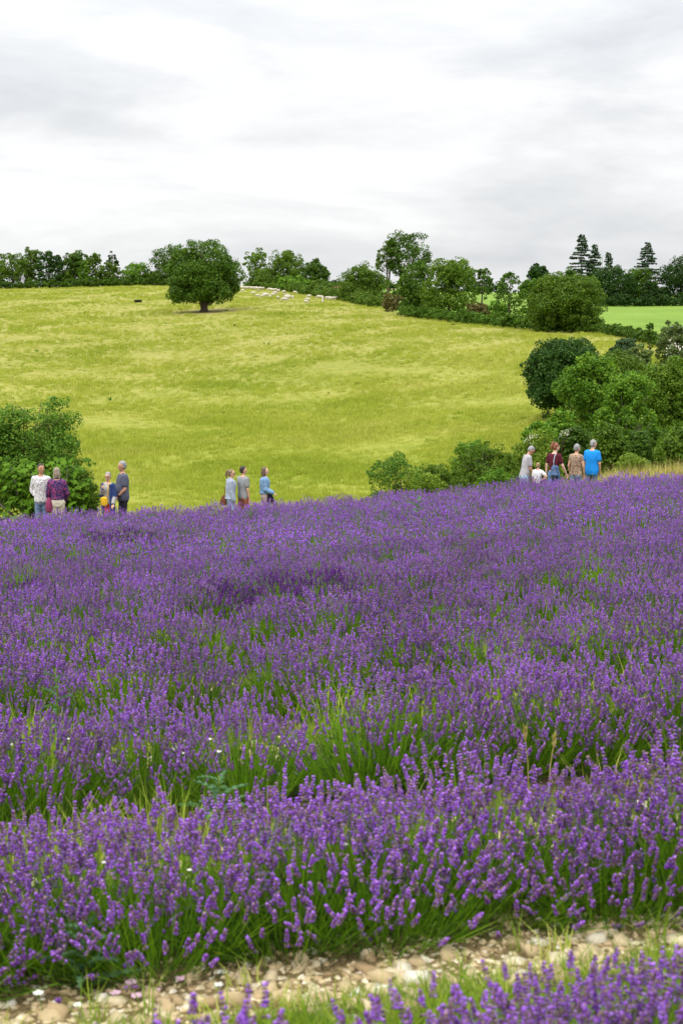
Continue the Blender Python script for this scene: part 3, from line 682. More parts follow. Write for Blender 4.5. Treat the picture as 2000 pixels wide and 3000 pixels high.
def tree(name, label, cat, px, Y, top, w, fo, low=.12, nl=7, ncl=90, per=60, leaf=.34, cr=None, flat=1.0, fill=.25, lump=.42, seed=0, bark=None, group=None, trunk=None, spread=1.0, fr=.9, stems=1, lowdir=-.5, up=.25, twigs=0, core=.86, skirt=0):
    """crown outline: w photo pixels wide, top at photo row `top`, standing at depth Y behind column px"""
    rg = np.random.default_rng(seed + 1000)
    b = at(px, 900, Y); z0 = G(b.x, Y); H = at(px, top, Y).z - z0; rx = w * Y / F / 2
    root = thing(name, label, cat, (b.x, Y, z0), 0, group)
    zc = H * (1 + low) / 2; rz = H * (1 - low) / 2; ry = rx * fr
    lumps = [(np.array([0, 0, zc]), np.array([rx * core, ry * core, rz * (core + .02)]))]
    for i in range(nl):
        a = 6.283 * (i + rg.random() * .6) / nl; t = rg.uniform(-.75, .95); ca = math.cos(t * 1.4)
        c = np.array([math.cos(a) * rx * (.98 - lump) * ca, math.sin(a) * ry * (.98 - lump) * ca, zc + rz * (1 - lump) * math.sin(t * 1.5)])
        q = lump * rg.uniform(.75, 1.05); lumps.append((c, np.array([rx * q, ry * q, min(rz, rx * 1.3) * q * flat])))
    for i in range(skirt):
        a = 6.283 * (i + rg.random() * .5) / skirt; lumps.append((np.array([math.cos(a) * rx * .60, math.sin(a) * ry * .60, H * (low + .17)]), np.array([rx * .33, ry * .33, H * .09])))
    cr = cr or rx * .17
    V, f = leaves(rg, lumps, ncl, per, cr, leaf, fill, low=lowdir, up=up)
    V[:, 2] = np.maximum(V[:, 2], .03)
    mb = MB()
    for sidx in range(stems):
        ox = 0 if stems == 1 else rg.uniform(-.25, .25) * rx
        limbs(mb, rg, (ox * .4, 0, -.15), (ox * 1.6, 0, H * .82), (trunk or max(.03, H * .02)) / math.sqrt(stems), lumps)
    for i in range(twigs):
        c = np.array([rg.uniform(-.7, .7) * rx, -ry * .6, H * rg.uniform(.2, .6)]); d = np.array([rg.normal(0, .6), -.5, .5])
        mb.tube([Vector(c * .5), Vector(c), Vector(c + d * rx * .25)], [.02, .012, .004], k=4)
    mb.build('trunk', bark or M_bark, root, smooth=True)
    cw = link('crown', mesh_np('crown', V, [f], [FO[fo]]), root); cw['kind'] = 'stuff'
    return root
# the lone oak
tree('oak_tree', 'large round dark oak standing alone on the meadow, short trunk bare', 'tree', 598, LONE.y, 694, 212, 'oak', low=.09, nl=16, ncl=300, per=95, leaf=.38, lump=.44, seed=1, cr=1.3, trunk=.62, fill=.4, fr=1.0, lowdir=-.85, flat=.95, skirt=9)
GB = 'trees of the hedgerow along the top of the meadow'
def far(label, px, Y, top, w, fo, **k):
    k.setdefault('leaf', .42); k.setdefault('ncl', 75); k.setdefault('per', 52); k['ncl'] = int(k['ncl'] * 1.25); k.setdefault('core', .80); w *= 1.14; top = top - 5
    if k.get('low', .12) <= .06: k['low'] = -.16
    tree(k.pop('name', 'hedgerow_tree'), label, k.pop('cat', 'tree'), px, Y, top, w, fo, group=k.pop('grp', GB), seed=int(px), **k)
far('dark bushy tree cut by the left edge of the hedgerow', -25, 432, 738, 110, 'oak', low=.02)
far('bushy oak second from the left edge of the hilltop hedgerow', 40, 428, 735, 105, 'mid', low=.0)
far('taller leafy tree third from the left edge on the hilltop', 96, 432, 727, 80, 'mid', low=.0)
far('darker round tree ending the left block of the hilltop hedgerow', 147, 426, 732, 76, 'dark', low=.02)
far('loose topped dark tree starting the middle block of the hedgerow', 212, 430, 733, 66, 'oak', low=.02)
far('tallest airy tree between two bushes left of the lone oak', 238, 434, 728, 62, 'oak', low=.05, ncl=55)
far('narrow yellowish green tree in the middle block of the hedgerow', 250, 428, 756, 36, 'light', low=.02, ncl=40)
far('small pale crowned tree right of the narrow yellowish one', 282, 432, 738, 52, 'mid', low=.05, ncl=45)
far('slender sparse young tree poking above the hilltop bushes', 333, 434, 736, 34, 'dark', low=.1, ncl=34, per=38, fill=.1)
far('low round bush under the slender sparse young tree', 322, 427, 772, 62, 'mid', low=0, name='bush', cat='bush', ncl=55)
far('bright spiky topped bush between slender tree and lone oak', 398, 428, 768, 84, 'light', low=0, name='bush', cat='bush', ncl=70)
far('low dark scrub at foot of the spiky topped bush', 443, 427, 800, 44, 'mid', low=0, name='bush', cat='bush', ncl=30)
far('small low bush filling the gap in the hilltop hedge', 190, 427, 795, 46, 'mid', low=0, name='bush', cat='bush', ncl=30)
far('big round dark tree half hidden behind the lone oak', 503, 425, 715, 118, 'oak', low=.02, ncl=120, nl=9)
far('upright light green tree just right of the lone oak', 750, 398, 728, 70, 'mid', low=.12, ncl=52, per=42, fill=.12)
far('low bushy hedge tree behind the tight flock of sheep', 772, 386, 792, 105, 'mid', low=0, name='bush', cat='bush')
far('broad bushy oak above the sheep, second right of lone oak', 842, 380, 733, 110, 'mid', low=0, ncl=105, nl=9)
far('dark rounded tree at right end of the block above the sheep', 922, 363, 755, 76, 'oak', low=.02, ncl=70)
far('low light green bush under the broad bushy oak', 868, 361, 812, 96, 'light', low=0, name='bush', cat='bush', ncl=55)
far('low green scrub to the right of sheep, under dark rounded tree', 945, 337, 826, 92, 'mid', low=0, name='bush', cat='bush', ncl=55)
far('low scrubby bush next to the round hedge tree', 990, 320, 838, 60, 'brown', low=0, name='bush', cat='bush', ncl=36)
far('round bushy tree at centre of the photo, left of the tall bare trunked tree', 1068, 303, 781, 142, 'mid', low=0, ncl=115, nl=9, leaf=.36)
# the tall bare-trunked trees
far('tallest hedgerow tree with bare trunks and high spreading crown', 1192, 330, 683, 138, 'oak', low=.36, ncl=90, per=50, nl=11, lump=.34, trunk=.5, stems=2, fill=.08, lowdir=-.9)
far('smaller tree with two thin bare trunks left of the tallest', 1137, 330, 705, 72, 'mid', low=.38, ncl=48, per=42, nl=8, lump=.34, trunk=.34, stems=2, fill=.06, lowdir=-.9)
far('yellowish brown shrub between two round hedge trees', 1150, 258, 848, 62, 'brown', low=0, name='bush', cat='bush', ncl=34, leaf=.3)
far('dark dense round tree below the tall bare trunked tree', 1216, 246, 762, 112, 'oak', low=0, ncl=120, nl=9, leaf=.33)
far('large bright domed tree in the middle of the right hedgerow', 1315, 236, 755, 152, 'mid', low=.0, ncl=165, nl=11, leaf=.33)
far('ragged small tree peering over from behind the large domed tree', 1410, 320, 782, 60, 'oak', low=.1, ncl=42, per=40, fill=.1)
far('brownish dry shrub at the foot of the hedge', 1395, 222, 888, 74, 'brown', low=0, name='bush', cat='bush', ncl=44, leaf=.26)
far('pale green shrub right of the brownish dry one', 1455, 222, 884, 72, 'light', low=0, name='bush', cat='bush', ncl=46, leaf=.26)
far('airy dark tree with sky showing through its top', 1490, 216, 790, 84, 'oak', low=.05, ncl=75, per=40, leaf=.26, nl=10, lump=.3, fill=.06)
far('yellowish loose tree between the airy dark tree and the big dome', 1550, 212, 798, 66, 'light', low=0, ncl=70, per=42, leaf=.26, fill=.15)
far('small dark tree top behind the yellowish loose tree', 1572, 300, 774, 78, 'dark', low=.1, ncl=60)
far('massive dome shaped oak at the hedge corner by green field', 1655, 198, 801, 222, 'mid', low=.03, ncl=330, per=60, nl=14, leaf=.28, lump=.38, cr=.75, fill=.4, fr=.95)
far('smooth domed tree top showing over the massive oak', 1655, 330, 776, 78, 'oak', low=.05, ncl=60)
GF = 'tree block beyond the bright green field'
far('wide dark oak left half of tree block behind green field', 1790, 372, 776, 132, 'dark', low=0, ncl=130, nl=10, grp=GF)
far('wide dark oak right half of tree block behind green field', 1862, 376, 786, 112, 'oak', low=0, ncl=100, nl=9, grp=GF)
far('low dark bush closing the block before the tan gap', 1898, 366, 822, 50, 'dark', low=0, ncl=45, grp=GF, name='bush', cat='bush')
far('small tree linking massive oak and dark block', 1742, 374, 800, 52, 'mid', low=0, ncl=40, grp=GF)
far('large dark round tree at the right edge behind the green field', 1992, 372, 757, 138, 'dark', low=0, ncl=150, nl=11, grp=GF)
far('low dark hedge bush right of the tan gap', 1940, 368, 846, 50, 'dark', low=0, ncl=34, grp=GF, name='bush', cat='bush')
far('dark tree standing off beyond the right edge', 2090, 374, 770, 120, 'dark', low=0, grp=GF)
def conifer(label, px, Y, top, w, seed, base_lv=.05, lead2=0):
    rg = np.random.default_rng(seed); b = at(px, 900, Y); z0 = G(b.x, Y); H = at(px, top, Y).z - z0; Rm = w * Y / F / 2
    root = thing('conifer_tree', label, 'conifer', (b.x, Y, z0), 0, 'conifers beyond the green field')
    mb = MB(); mb.tube([(0, 0, -.2), (0, 0, H * .5), (.05, 0, H)], [.28, .15, .03], k=7); V = []; 
    for (ox, hh, rm) in ([(0, H, Rm)] + ([(lead2, H * .86, Rm * .62)] if lead2 else [])):
        if ox: mb.tube([(0, 0, H * .3), (ox, 0, H * .45), (ox, 0, hh)], [.2, .16, .03], k=6)
        z = hh * .99; lv = 0
        while z > hh * (.12 if not ox else .45):
            s = 1 - z / hh; Lb = rm * (s * 1.55) ** .75 * (1 if s < .5 else 1.0) + .15; Lb = min(Lb, rm)
            for q in range(6 if s > .08 else 4):
                a = rg.random() * 6.283; l = Lb * rg.uniform(.6, 1.12); d = np.array([math.cos(a), math.sin(a), 0])
                p0 = np.array([ox, 0, z + rg.normal(0, .08)]); dr = rg.uniform(.02, .22)
                for j in range(int(8 + l * 10)):
                    t = rg.random() ** .8; c = p0 + d * l * t + np.array([0, 0, -dr * l * t + .10 * l * t * t]); side = np.cross(d, [0, 0, 1.]) * rg.normal(0, .16 + .1 * l * (1 - t) * .5)
                    c = c + side; dn = unit(d * .6 + unit(side + 1e-6) * .5 + np.array([0, 0, -.9 * rg.random()])); sw = unit(np.cross(dn, rg.normal(0, .6, 3) + np.array([0, 0, 1.]))) * .2; ln = .75
                    V.append(np.stack([c, c + dn * ln * .5 + sw, c + dn * ln, c + dn * ln * .5 - sw]))
                mb.tube([Vector(p0), Vector(p0 + d * l * .9 + np.array([0, 0, -dr * l * .8]))], [.03, .01], k=4, cap=False)
            z -= .5 + s * .75
    V = np.concatenate(V)
    mb.build('trunk', M_bark, root, smooth=True)
    link('needles', mesh_np('needles', V, [np.arange(len(V)).reshape(-1, 4)], [FO['blue']]), root)['kind'] = 'stuff'
conifer('tall layered conifer with a shorter second leader, left of mast', 1699, 400, 685, 98, 1, lead2=3.6)
conifer('small narrow conifer right of the lattice mast', 1778, 410, 739, 40, 2)
conifer('tall layered conifer standing alone near the right edge', 1890, 400, 709, 90, 3)
# lattice mast
mp_ = at(1755, 900, 430); mz = G(mp_.x, 430); mh = at(1755, 742, 430).z - mz; mb = MB()
M_steel = plain('mast_steel', (.42, .43, .45), rough=.5, metal=.6)
q = [(-.45, -.3), (.45, -.3), (0, .5)]
for (a, b) in q: mb.tube([(a, b, 0), (a, b, mh * .96)], .05, k=5)
z = 0
while z < mh * .93:
    for i in range(3):
        a, b = q[i], q[(i + 1) % 3]; mb.tube([(a[0], a[1], z), (b[0], b[1], z + .7)], .025, k=4, cap=False); mb.tube([(a[0], a[1], z), (b[0], b[1], z)], .025, k=4, cap=False)
    z += .7
mast = thing('radio_mast', 'thin grey lattice radio mast rising between two conifers', 'mast', (mp_.x, 430, mz))
mb.build('lattice', M_steel, mast)['kind'] = 'stuff'
M_pan = plain('antenna_panel', (.6, .6, .6))
for a, zz in ((-.75, .84), (.75, .86), (0, .9)): MB().box((a, -.35 if a else .7, mh * zz), (.25, .14, 1.5)).build('antenna', M_pan, mast)
MB().tube([(0, .1, mh * .93), (0, .1, mh * 1.06)], .03, k=5).build('aerial', M_steel, mast)
# hedges and the far ridge
def hedge(name, label, pts, h, dep, fo, leaf, dens, seed, cat='hedge'):
    rg = np.random.default_rng(seed); a = Vector((pts[0][0], pts[0][1], G(*pts[0][:2])))
    root = thing(name, label, cat, a); lumps = []
    for i in range(len(pts) - 1):
        p, q = pts[i], pts[i + 1]; L = math.hypot(q[0] - p[0], q[1] - p[1]); n = max(2, int(L / (h * .9)))
        for j in range(n):
            t = (j + .5) / n; x, y = p[0] + (q[0] - p[0]) * t, p[1] + (q[1] - p[1]) * t; hh = h * rg.uniform(.75, 1.2)
            lumps.append((np.array([x - a.x, y - a.y, G(x, y) - a.z + hh * .45]), np.array([h * .8, dep, hh * .55])))
    V, f = leaves(rg, lumps, int(len(lumps) * dens), 34, h * .25, leaf, .35)
    mb = MB()
    for c, r in lumps[::2]: mb.tube([Vector(c) - Vector((0, 0, r[2])), Vector(c) + Vector((0, 0, r[2] * .5))], [.05, .02], k=4)
    mb.build('stems', M_bark, root)['kind'] = 'stuff'; cw = link('foliage', mesh_np('foliage', V, [f], [FO[fo]]), root); cw['kind'] = 'stuff'
def gp(px, Y): p = at(px, 900, Y); return (p.x, Y)
hedge('low_hedge', 'low trimmed dark hedge running down from massive oak towards right bushes', [gp(1700, 200), gp(1770, 190), gp(1840, 176), gp(1920, 160), gp(2030, 146)], 1.15, .9, 'oak', .22, 13, 4)
hedge('far_hedge', 'thin dark hedge on the skyline between two hedge trees', [gp(1370, 560), gp(1480, 560)], 4.5, 2, 'dark', .6, 20, 5)
hedge('skyline_hedge', 'thin dark hedge on the skyline left of the tall bare trunked tree', [gp(940, 600), gp(1160, 590)], 3.2, 2, 'dark', .6, 16, 6)
hedge('field_edge_hedge', 'dense undergrowth strip along the foot of the tree block behind the field', [gp(1745, 364), gp(1850, 363), gp(1960, 362), gp(2080, 362)], 2.6, 1.5, 'dark', .4, 14, 7)
hedge('meadow_edge_hedge', 'tangled undergrowth along the hedgerow foot from sheep to round tree', [gp(735, 390), gp(800, 374), gp(900, 343), gp(1000, 311), gp(1100, 279)], 2.2, 1.5, 'mid', .36, 12, 8)
hedge('corner_hedge', 'dark undergrowth along the foot of the right hedgerow trees', [gp(1180, 242), gp(1300, 228), gp(1400, 216), gp(1550, 204), gp(1720, 194)], 1.7, 1.2, 'oak', .28, 13, 9)
hedge('hilltop_hedge', 'low undergrowth under the hilltop trees left of the lone oak', [gp(-80, 424), gp(100, 424), gp(300, 425), gp(480, 423), gp(700, 404)], 2.4, 1.5, 'oak', .42, 12, 10)
# tan bank showing in the gap
tb = MB(); c = at(1921, 900, 385); tb.loft([(0, 0, 0, 3.2, 1.5), (0, .2, 2.2, 2.6, .8), (0, .3, 3.6, 2.0, .4)], k=14)
o = tb.build('earth_bank', plain('tan_earth', (.42, .31, .19), noise=.2, scale=2)); o.location = (c.x, 385, G(c.x, 385)); tag(o, kind='structure')
tree('small_conifer', 'small pointed dark conifer by the low hedge near right edge', 'conifer', 1806 + 98, 150, 932, 34, 'oak', low=0, nl=4, ncl=40, per=34, leaf=.15, seed=9)
# near right thicket
GR = 'bushes and small trees right of the meadow'
def near(label, px, Y, top, w, fo, **k):
    k.setdefault('leaf', .13); k.setdefault('ncl', 150); k.setdefault('per', 75); k.setdefault('nl', 9); k.setdefault('low', .0); k.setdefault('stems', 3); k.setdefault('core', .74)
    tree(k.pop('name', 'thicket_tree'), label, k.pop('cat', 'tree'), px, Y, top, w, fo, group=GR, seed=int(px + Y), **k)
near('large dark rounded evergreen oak leaning out over the meadow', 1655, 96, 990, 275, 'dark', ncl=300, per=80, leaf=.17, nl=12, low=.02, fill=.45, stems=1, cr=.5)
near('dark grey green shrub behind the thicket, near hedge end', 1830, 108, 968, 92, 'blue', ncl=90, leaf=.17)
near('grey green bush beside the dark shrub, below the field', 1868, 100, 1000, 120, 'grey', ncl=110, leaf=.15)
near('pale loose willowy tree at the right edge, in front of field', 1975, 88, 925, 130, 'grey', ncl=130, per=50, leaf=.14, nl=12, lump=.32, fill=.1, low=.2)
near('bright light green small tree in the middle of thicket', 1735, 66, 1020, 250, 'light', ncl=270, per=56, leaf=.12, nl=14, lump=.33, fill=.25, twigs=10, cr=.32)
near('bright light green small tree with bare grey twigs, second from left', 1842, 62, 1075, 190, 'light', ncl=220, per=60, leaf=.115, nl=12, lump=.36, fill=.25, twigs=22, bark=M_barkG, cr=.3)
near('tall mid green willow like tree filling the right edge of thicket', 1965, 70, 1040, 210, 'mid', ncl=270, per=70, leaf=.12, nl=13, fill=.3, cr=.4)
near('pointed light green shrub in front of the dark evergreen oak', 1648, 60, 1185, 130, 'light', ncl=130, per=60, leaf=.11, nl=9, cr=.25)
near('dark shrub low in the thicket behind the patterned top woman', 1700, 52, 1240, 150, 'oak', ncl=150, per=70, leaf=.10, cr=.25, name='shrub', cat='shrub')
near('mid green shrub low behind the man in blue', 1800, 50, 1235, 160, 'mid', ncl=170, per=70, leaf=.10, cr=.25, name='shrub', cat='shrub')
near('dark green shrub low at the right of the thicket', 1905, 49, 1240, 180, 'oak', ncl=190, per=70, leaf=.10, cr=.27, name='shrub', cat='shrub')
near('dark green bush at the right frame edge above the field', 2020, 47, 1220, 150, 'mid', ncl=150, per=70, leaf=.10, cr=.27, name='shrub', cat='shrub')
near('yellow green bramble mound behind woman in maroon', 1585, 48, 1262, 170, 'lime', ncl=190, per=60, leaf=.075, cr=.2, name='shrub', cat='shrub', nl=11)
near('pale yellow green wild shrub at the feet of the walkers, right', 1868, 42, 1335, 150, 'lime', ncl=120, per=55, leaf=.055, cr=.16, name='shrub', cat='shrub', lump=.3)
near('upright leafy bush with dark green crown, left of the old man', 1430, 46, 1272, 215, 'mid', ncl=200, per=70, leaf=.07, cr=.2, name='shrub', cat='shrub')
near('small light green bush peak topping the leafy bush', 1385, 48, 1262, 130, 'light', ncl=100, per=60, leaf=.07, cr=.18, name='shrub', cat='shrub')
near('middle low bush between the two paler ones at the field edge', 1300, 44, 1345, 175, 'mid', ncl=130, per=60, leaf=.07, cr=.17, name='shrub', cat='shrub')
near('low bright green weedy bush beside the old man in grey', 1462, 40, 1372, 120, 'light', ncl=90, per=50, leaf=.06, cr=.15, name='shrub', cat='shrub')
near('grey green loose shrub, leftmost at the field edge', 1165, 43, 1322, 195, 'haw', ncl=140, per=48, leaf=.06, cr=.17, name='shrub', cat='shrub', lump=.32, fill=.12)
near('low yellow green shrub between grey green shrub and middle bush', 1240, 42, 1372, 135, 'lime', ncl=70, per=50, leaf=.055, cr=.14, name='shrub', cat='shrub')
near('broad mid green tree filling the back of the thicket', 1800, 80, 1035, 250, 'mid', ncl=230, per=60, leaf=.15, nl=13, lump=.34, cr=.45)
near('light green leaning shrub between bramble and evergreen oak', 1590, 56, 1225, 130, 'light', ncl=120, per=55, leaf=.10, nl=10, cr=.22)
near('yellow green creeper covered bush behind the old man', 1530, 50, 1290, 120, 'lime', ncl=120, per=55, leaf=.075, nl=10, cr=.2, name='shrub', cat='shrub')
# white blossom sprays in the thicket
for (px, py, Y, w, lab) in ((1655, 1268, 49, .15, 'spray of white blossom in the dark part of the thicket'), (1556, 1285, 47, .2, 'white blossom on top of the yellow green bramble')):
    rg = np.random.default_rng(px); p = at(px, py, Y - 1.1); z0 = G(p.x, p.y); hh = p.z - z0; t = thing('blossom_spray', lab, 'blossom', (p.x, p.y, z0), 0, 'white blossom sprays')
    V, f = leaves(rg, [(np.array([0, 0, hh]), np.array([w, .3, w * .6]))], 9, 7, .09, .045, .1)
    V[:, 2] += V[:, 0] * .35
    link('petals', mesh_np('petals', V, [f], [FO['blossom']]), t)['kind'] = 'stuff'
    mb = MB()
    for i in range(5): mb.tube([(0, 1.0, hh * .6), (rg.uniform(-w, w) * .4, .5, hh * .85), (rg.uniform(-w, w), 0, hh)], [.014, .009, .004], k=4)
    mb.build('stems', M_bark, t)['kind'] = 'stuff'
# left bush: hawthorn above a fig
LBY = 33.5
tree('hawthorn_bush', 'tall loose hawthorn bush with small pale leaves at the left edge', 'bush', 92, LBY + .8, 1135, 330, 'haw', low=.0, nl=20, ncl=430, per=62, core=.7, leaf=.052, cr=.17, lump=.36, fill=.3, seed=40, stems=4, fr=.7)
tree('hawthorn_bush', 'second hawthorn bush, cut by the left edge of the photo', 'bush', -60, LBY + 1, 1215, 200, 'haw', low=.0, nl=11, ncl=200, per=70, leaf=.052, cr=.17, seed=41, stems=3)
tree('undergrowth_bush', 'dark small leaved undergrowth at the right foot of the fig', 'bush', 225, LBY - .2, 1372, 105, 'mid', low=.0, nl=6, ncl=110, per=60, leaf=.045, cr=.12, seed=42, stems=3)
rg = np.random.default_rng(4)
# fig leaf: five lobes, folded along the middle vein
prof = [(0, -.02), (.10, -.13), (.30, -.10), (.44, .06), (.27, .14), (.47, .38), (.40, .50), (.17, .40), (.14, .62), (0, .86)]
Vf = [(0, 0, 0)] + [(x, y, .10 * x + .04 * math.sin(y * 3)) for x, y in prof] + [(-x, y, .10 * x) for x, y in prof[::-1][1:-1]]
nf = len(Vf) - 1
figme = mesh_np('leaf', np.array(Vf), [np.array([[0, i, i % nf + 1] for i in range(1, nf + 1)])], [FO['fig']])
p = at(128, 900, LBY - .2); fz = G(p.x, p.y)
fig = thing('fig_bush', 'broad leaved fig bush below the hawthorn behind the couple', 'bush', (p.x, p.y, fz))
mb = MB()
def figlump(px, top, w): q = at(px, top, LBY - .3); return q.x - p.x, q.z - fz, w * LBY / F / 2
FL = [figlump(35, 1345, 130), figlump(95, 1365, 120), figlump(200, 1340, 120), figlump(150, 1375, 120), figlump(232, 1400, 84), figlump(-40, 1340, 140)]
for (fx, fh, fw) in FL:
    mb.tube([(fx * .3, 0, 0), (fx * .8, -.1, fh * .4), (fx, -.15, fh * .9)], [.05, .035, .012], k=6)
mb.build('stems', M_barkG, fig, smooth=True)['kind'] = 'stuff'
cnt = 0; V_, f_ = [], []
for i in range(1150):
    fx, fh, fw = FL[rg.integers(len(FL))]; a = rg.uniform(-math.pi * 1.0, 0); t = rg.random() ** .7
    x_ = fx + fw * math.cos(a) * rg.uniform(.3, 1); y_ = -.15 + math.sin(a) * .45 * rg.random() ** .4; z_ = fh * t
    s = rg.uniform(.10, .20); yaw = rg.normal(0, .9); tilt = rg.uniform(-1.35, -.35)
    if cnt < 290 and x_ + p.x > -8.2 and (y_ < -.2):
        cnt += 1; o = link('leaf', figme, fig); o.location = (x_, y_, z_); o.rotation_euler = Euler((tilt, rg.normal(0, .25), math.pi + yaw), 'XYZ'); o.scale = (s, s, s)
    else:
        M = np.array(Euler((tilt, rg.normal(0, .25), math.pi + yaw)).to_matrix()); V_.append((np.array(Vf) * s) @ M.T + [x_, y_ + .25, z_])
nV = len(Vf)
f_ = np.array([[0, i, i % nf + 1] for i in range(1, nf + 1)])
link('inner_leaves', mesh_np('inner_leaves', np.concatenate(V_), [np.concatenate([f_ + i * nV for i in range(len(V_))])], [FO['fig']]), fig)['kind'] = 'stuff'
# house seen through the right edge foliage
hp = at(2028, 1000, 125); hz = G(hp.x, 125); hs = thing('farm_house', 'pale rendered house glimpsed through foliage at the right edge', 'house', (hp.x, 125, hz))
hw_ = at(1988, 1000, 125).x - hp.x; ht = at(2000, 990, 125).z - hz
M_wall = plain('pale_render', (.72, .69, .64), noise=.08, scale=3); M_roof = plain('slate_roof', (.22, .23, .25), noise=.2, scale=6)
mb = MB(); mb.box((-hw_ * 1.2, 2.5, ht / 2), (-hw_ * 4.4, 5, ht)); mb.build('wall', M_wall, hs)
mb = MB(); cxh = -hw_ * 1.2; ww = -hw_ * 2.35
mb.add([(cxh - ww, -.3, ht + .02), (cxh + ww, -.3, ht + .02), (cxh + ww, 2.5, ht + 1.0), (cxh - ww, 2.5, ht + 1.0), (cxh - ww, 5.3, ht + .02), (cxh + ww, 5.3, ht + .02)], [(0, 1, 2, 3), (3, 2, 5, 4), (0, 3, 4), (1, 5, 2), (0, 4, 5, 1)]); mb.build('roof', M_roof, hs)
mb = MB(); mb.box((cxh - .8, -.03, ht * .6), (.9, .06, 1.1)); wnd = mb.build('window', plain('window_frame', (.5, .5, .48)), hs)
MB().box((cxh - .8, -.07, ht * .6), (.74, .02, .94)).build('pane', plain('window_glass', (.05, .06, .07), rough=.1), wnd)

# ------------------------------------------------------------------ dry grass by the path, fence
x, y = field_pts(9000, 32, 47, .5, 900, 2300); k = (y > edgeY(x) + .35 + 1.2 * (x < 6)) & (rg.random(len(x)) < np.clip((x - 1) / 7, .06, 1)); x, y = x[k], y[k]
scatter('dry_grass', np.stack([x, y, ground(x, y) - .02], -1), (.45 + .55 * rg.random(len(x))) * (1 + .9 * np.clip((x - 5) / 3, 0, 1)), [tuft('dry', 41, 26, .62, .16, .010, M_gr3, .4), tuft('dry', 42, 22, .5, .2, .010, M_gr4, .5), tuft('dry', 43, 22, .7, .12, .009, M_gr3, .3)], seed=12)
tag(D.objects['dry_grass'], 'dry straw coloured grass along the path edge at right', 'grass')
x, y = field_pts(7000, 30.5, 46, .5, -250, 1400); k = y > edgeY(x) + 2.2; x, y = x[k], y[k]
scatter('path_grass', np.stack([x, y, ground(x, y) - .02], -1), .5 + .5 * rg.random(len(x)), [tuft('pathtuft', 51, 24, .34, .2, .012, M_gr1, .6), tuft('pathtuft', 52, 24, .42, .2, .012, M_gr2, .5)], seed=13)
tag(D.objects['path_grass'], 'green grass on the far side of the footpath', 'grass')
fen = thing('wire_fence', 'low wire fence on thin posts along the far side of footpath', 'fence', (1, float(edgeY(1)) + 2.6, G(1, float(edgeY(1)) + 2.6)))
fx = list(np.arange(1.0, 12.1, 1.75)); M_wire = plain('fence_wire', (.06, .06, .06), rough=.5, metal=.5); M_post = plain('fence_post', (.25, .2, .14), noise=.3)
FP = [Vector((v, float(edgeY(v)) + 2.6, G(v, float(edgeY(v)) + 2.6))) - fen.location for v in fx]
for q in FP: MB().tube([q + Vector((0, 0, -.1)), q + Vector((0, 0, .62))], [.022, .018], k=6).build('post', M_post, fen)
for h in (.56, .34): MB().tube([q + Vector((0, 0, h)) for q in FP], .007, k=5).build('wire', M_wire, fen)
# water trough on the hill
tp = hit(405, 886, 150, 420); tr = thing('water_trough', 'dark oblong water trough standing in the grass left of lone oak', 'trough', tp, .1)
M_tr = plain('trough_plastic', (.035, .045, .055), rough=.5)
mb = MB(); k = 18
def oval(a, b, z): return [(a * math.copysign(abs(math.cos(2 * math.pi * j / k)) ** .6, math.cos(2 * math.pi * j / k)), b * math.copysign(abs(math.sin(2 * math.pi * j / k)) ** .6, math.sin(2 * math.pi * j / k)), z) for j in range(k)]
rs = [oval(.72, .38, 0), oval(.86, .46, .5), oval(.92, .52, .5), oval(.92, .52, .56), oval(.80, .40, .56), oval(.74, .34, .38)]
mb.add([v for r in rs for v in r], [(i * k + j, i * k + (j + 1) % k, (i + 1) * k + (j + 1) % k, (i + 1) * k + j) for i in range(5) for j in range(k)] + [tuple(range(k))[::-1]]); mb.build('tub', M_tr, tr, smooth=True)
MB().add(oval(.77, .37, .46), [tuple(range(k))]).build('water', plain('trough_water', (.12, .15, .17), rough=.05), tr)

# ------------------------------------------------------------------ sheep
M_wool = plain('wool', (.47, .43, .35), noise=.18, scale=5, bump=.8, rough=1)
M_face = plain('sheep_face', (.60, .52, .44), noise=.1)
def sheep_mesh(name, graze):
    mb = MB(); mb.ell((0, 0, .62), (.27, .50, .27)); mb.ell((0, .22, .62), (.25, .3, .27)); mb.ell((0, -.26, .64), (.26, .3, .26))
    if graze: mb.cap((0, .40, .62), .17, (0, .62, .30), .095); mb.cap((0, .60, .30), .085, (0, .74, .10), .05); ear = (0, .60, .33)
    else: mb.cap((0, .40, .68), .16, (0, .60, .92), .10); mb.cap((0, .58, .95), .09, (0, .80, .86), .055); ear = (0, .56, .99)
    for s in (-1, 1):
        mb.cap((s * .06, ear[1], ear[2]), .03, (s * .17, ear[1] - .02, ear[2] - .03), .018)
        mb.cap((s * .13, .32, .50), .085, (s * .13, .33, .27), .045); mb.cap((s * .13, .33, .28), .04, (s * .13, .31, .02), .032)
        mb.cap((s * .14, -.34, .52), .11, (s * .14, -.28, .34), .055); mb.cap((s * .14, -.28, .34), .05, (s * .14, -.38, .24), .038); mb.cap((s * .14, -.38, .24), .036, (s * .14, -.36, .02), .032)
    mb.cap((0, -.52, .66), .045, (0, -.58, .42), .03)
    return remesh(name, mb, .038, M_wool, 1)
SM = [sheep_mesh('sheep', True), sheep_mesh('sheep', False)]
SG = 'flock of white sheep grazing right of the lone oak'
rg = np.random.default_rng(8)
def sheep(zx, zy, lab, yaw=None, pose=0):
    px, py = 680 + zx / 4.9, 820 + (zy + 14) / 4.9; p = hit(px, py, 150, 460)
    o = link('sheep', SM[pose]); o.location = p; o.rotation_euler = (0, 0, rg.uniform(0, 6.28) if yaw is None else yaw); s = rg.uniform(.86, 1.0); o.scale = (s, s * .96, s * .96)
    tag(o, lab, 'sheep', SG)
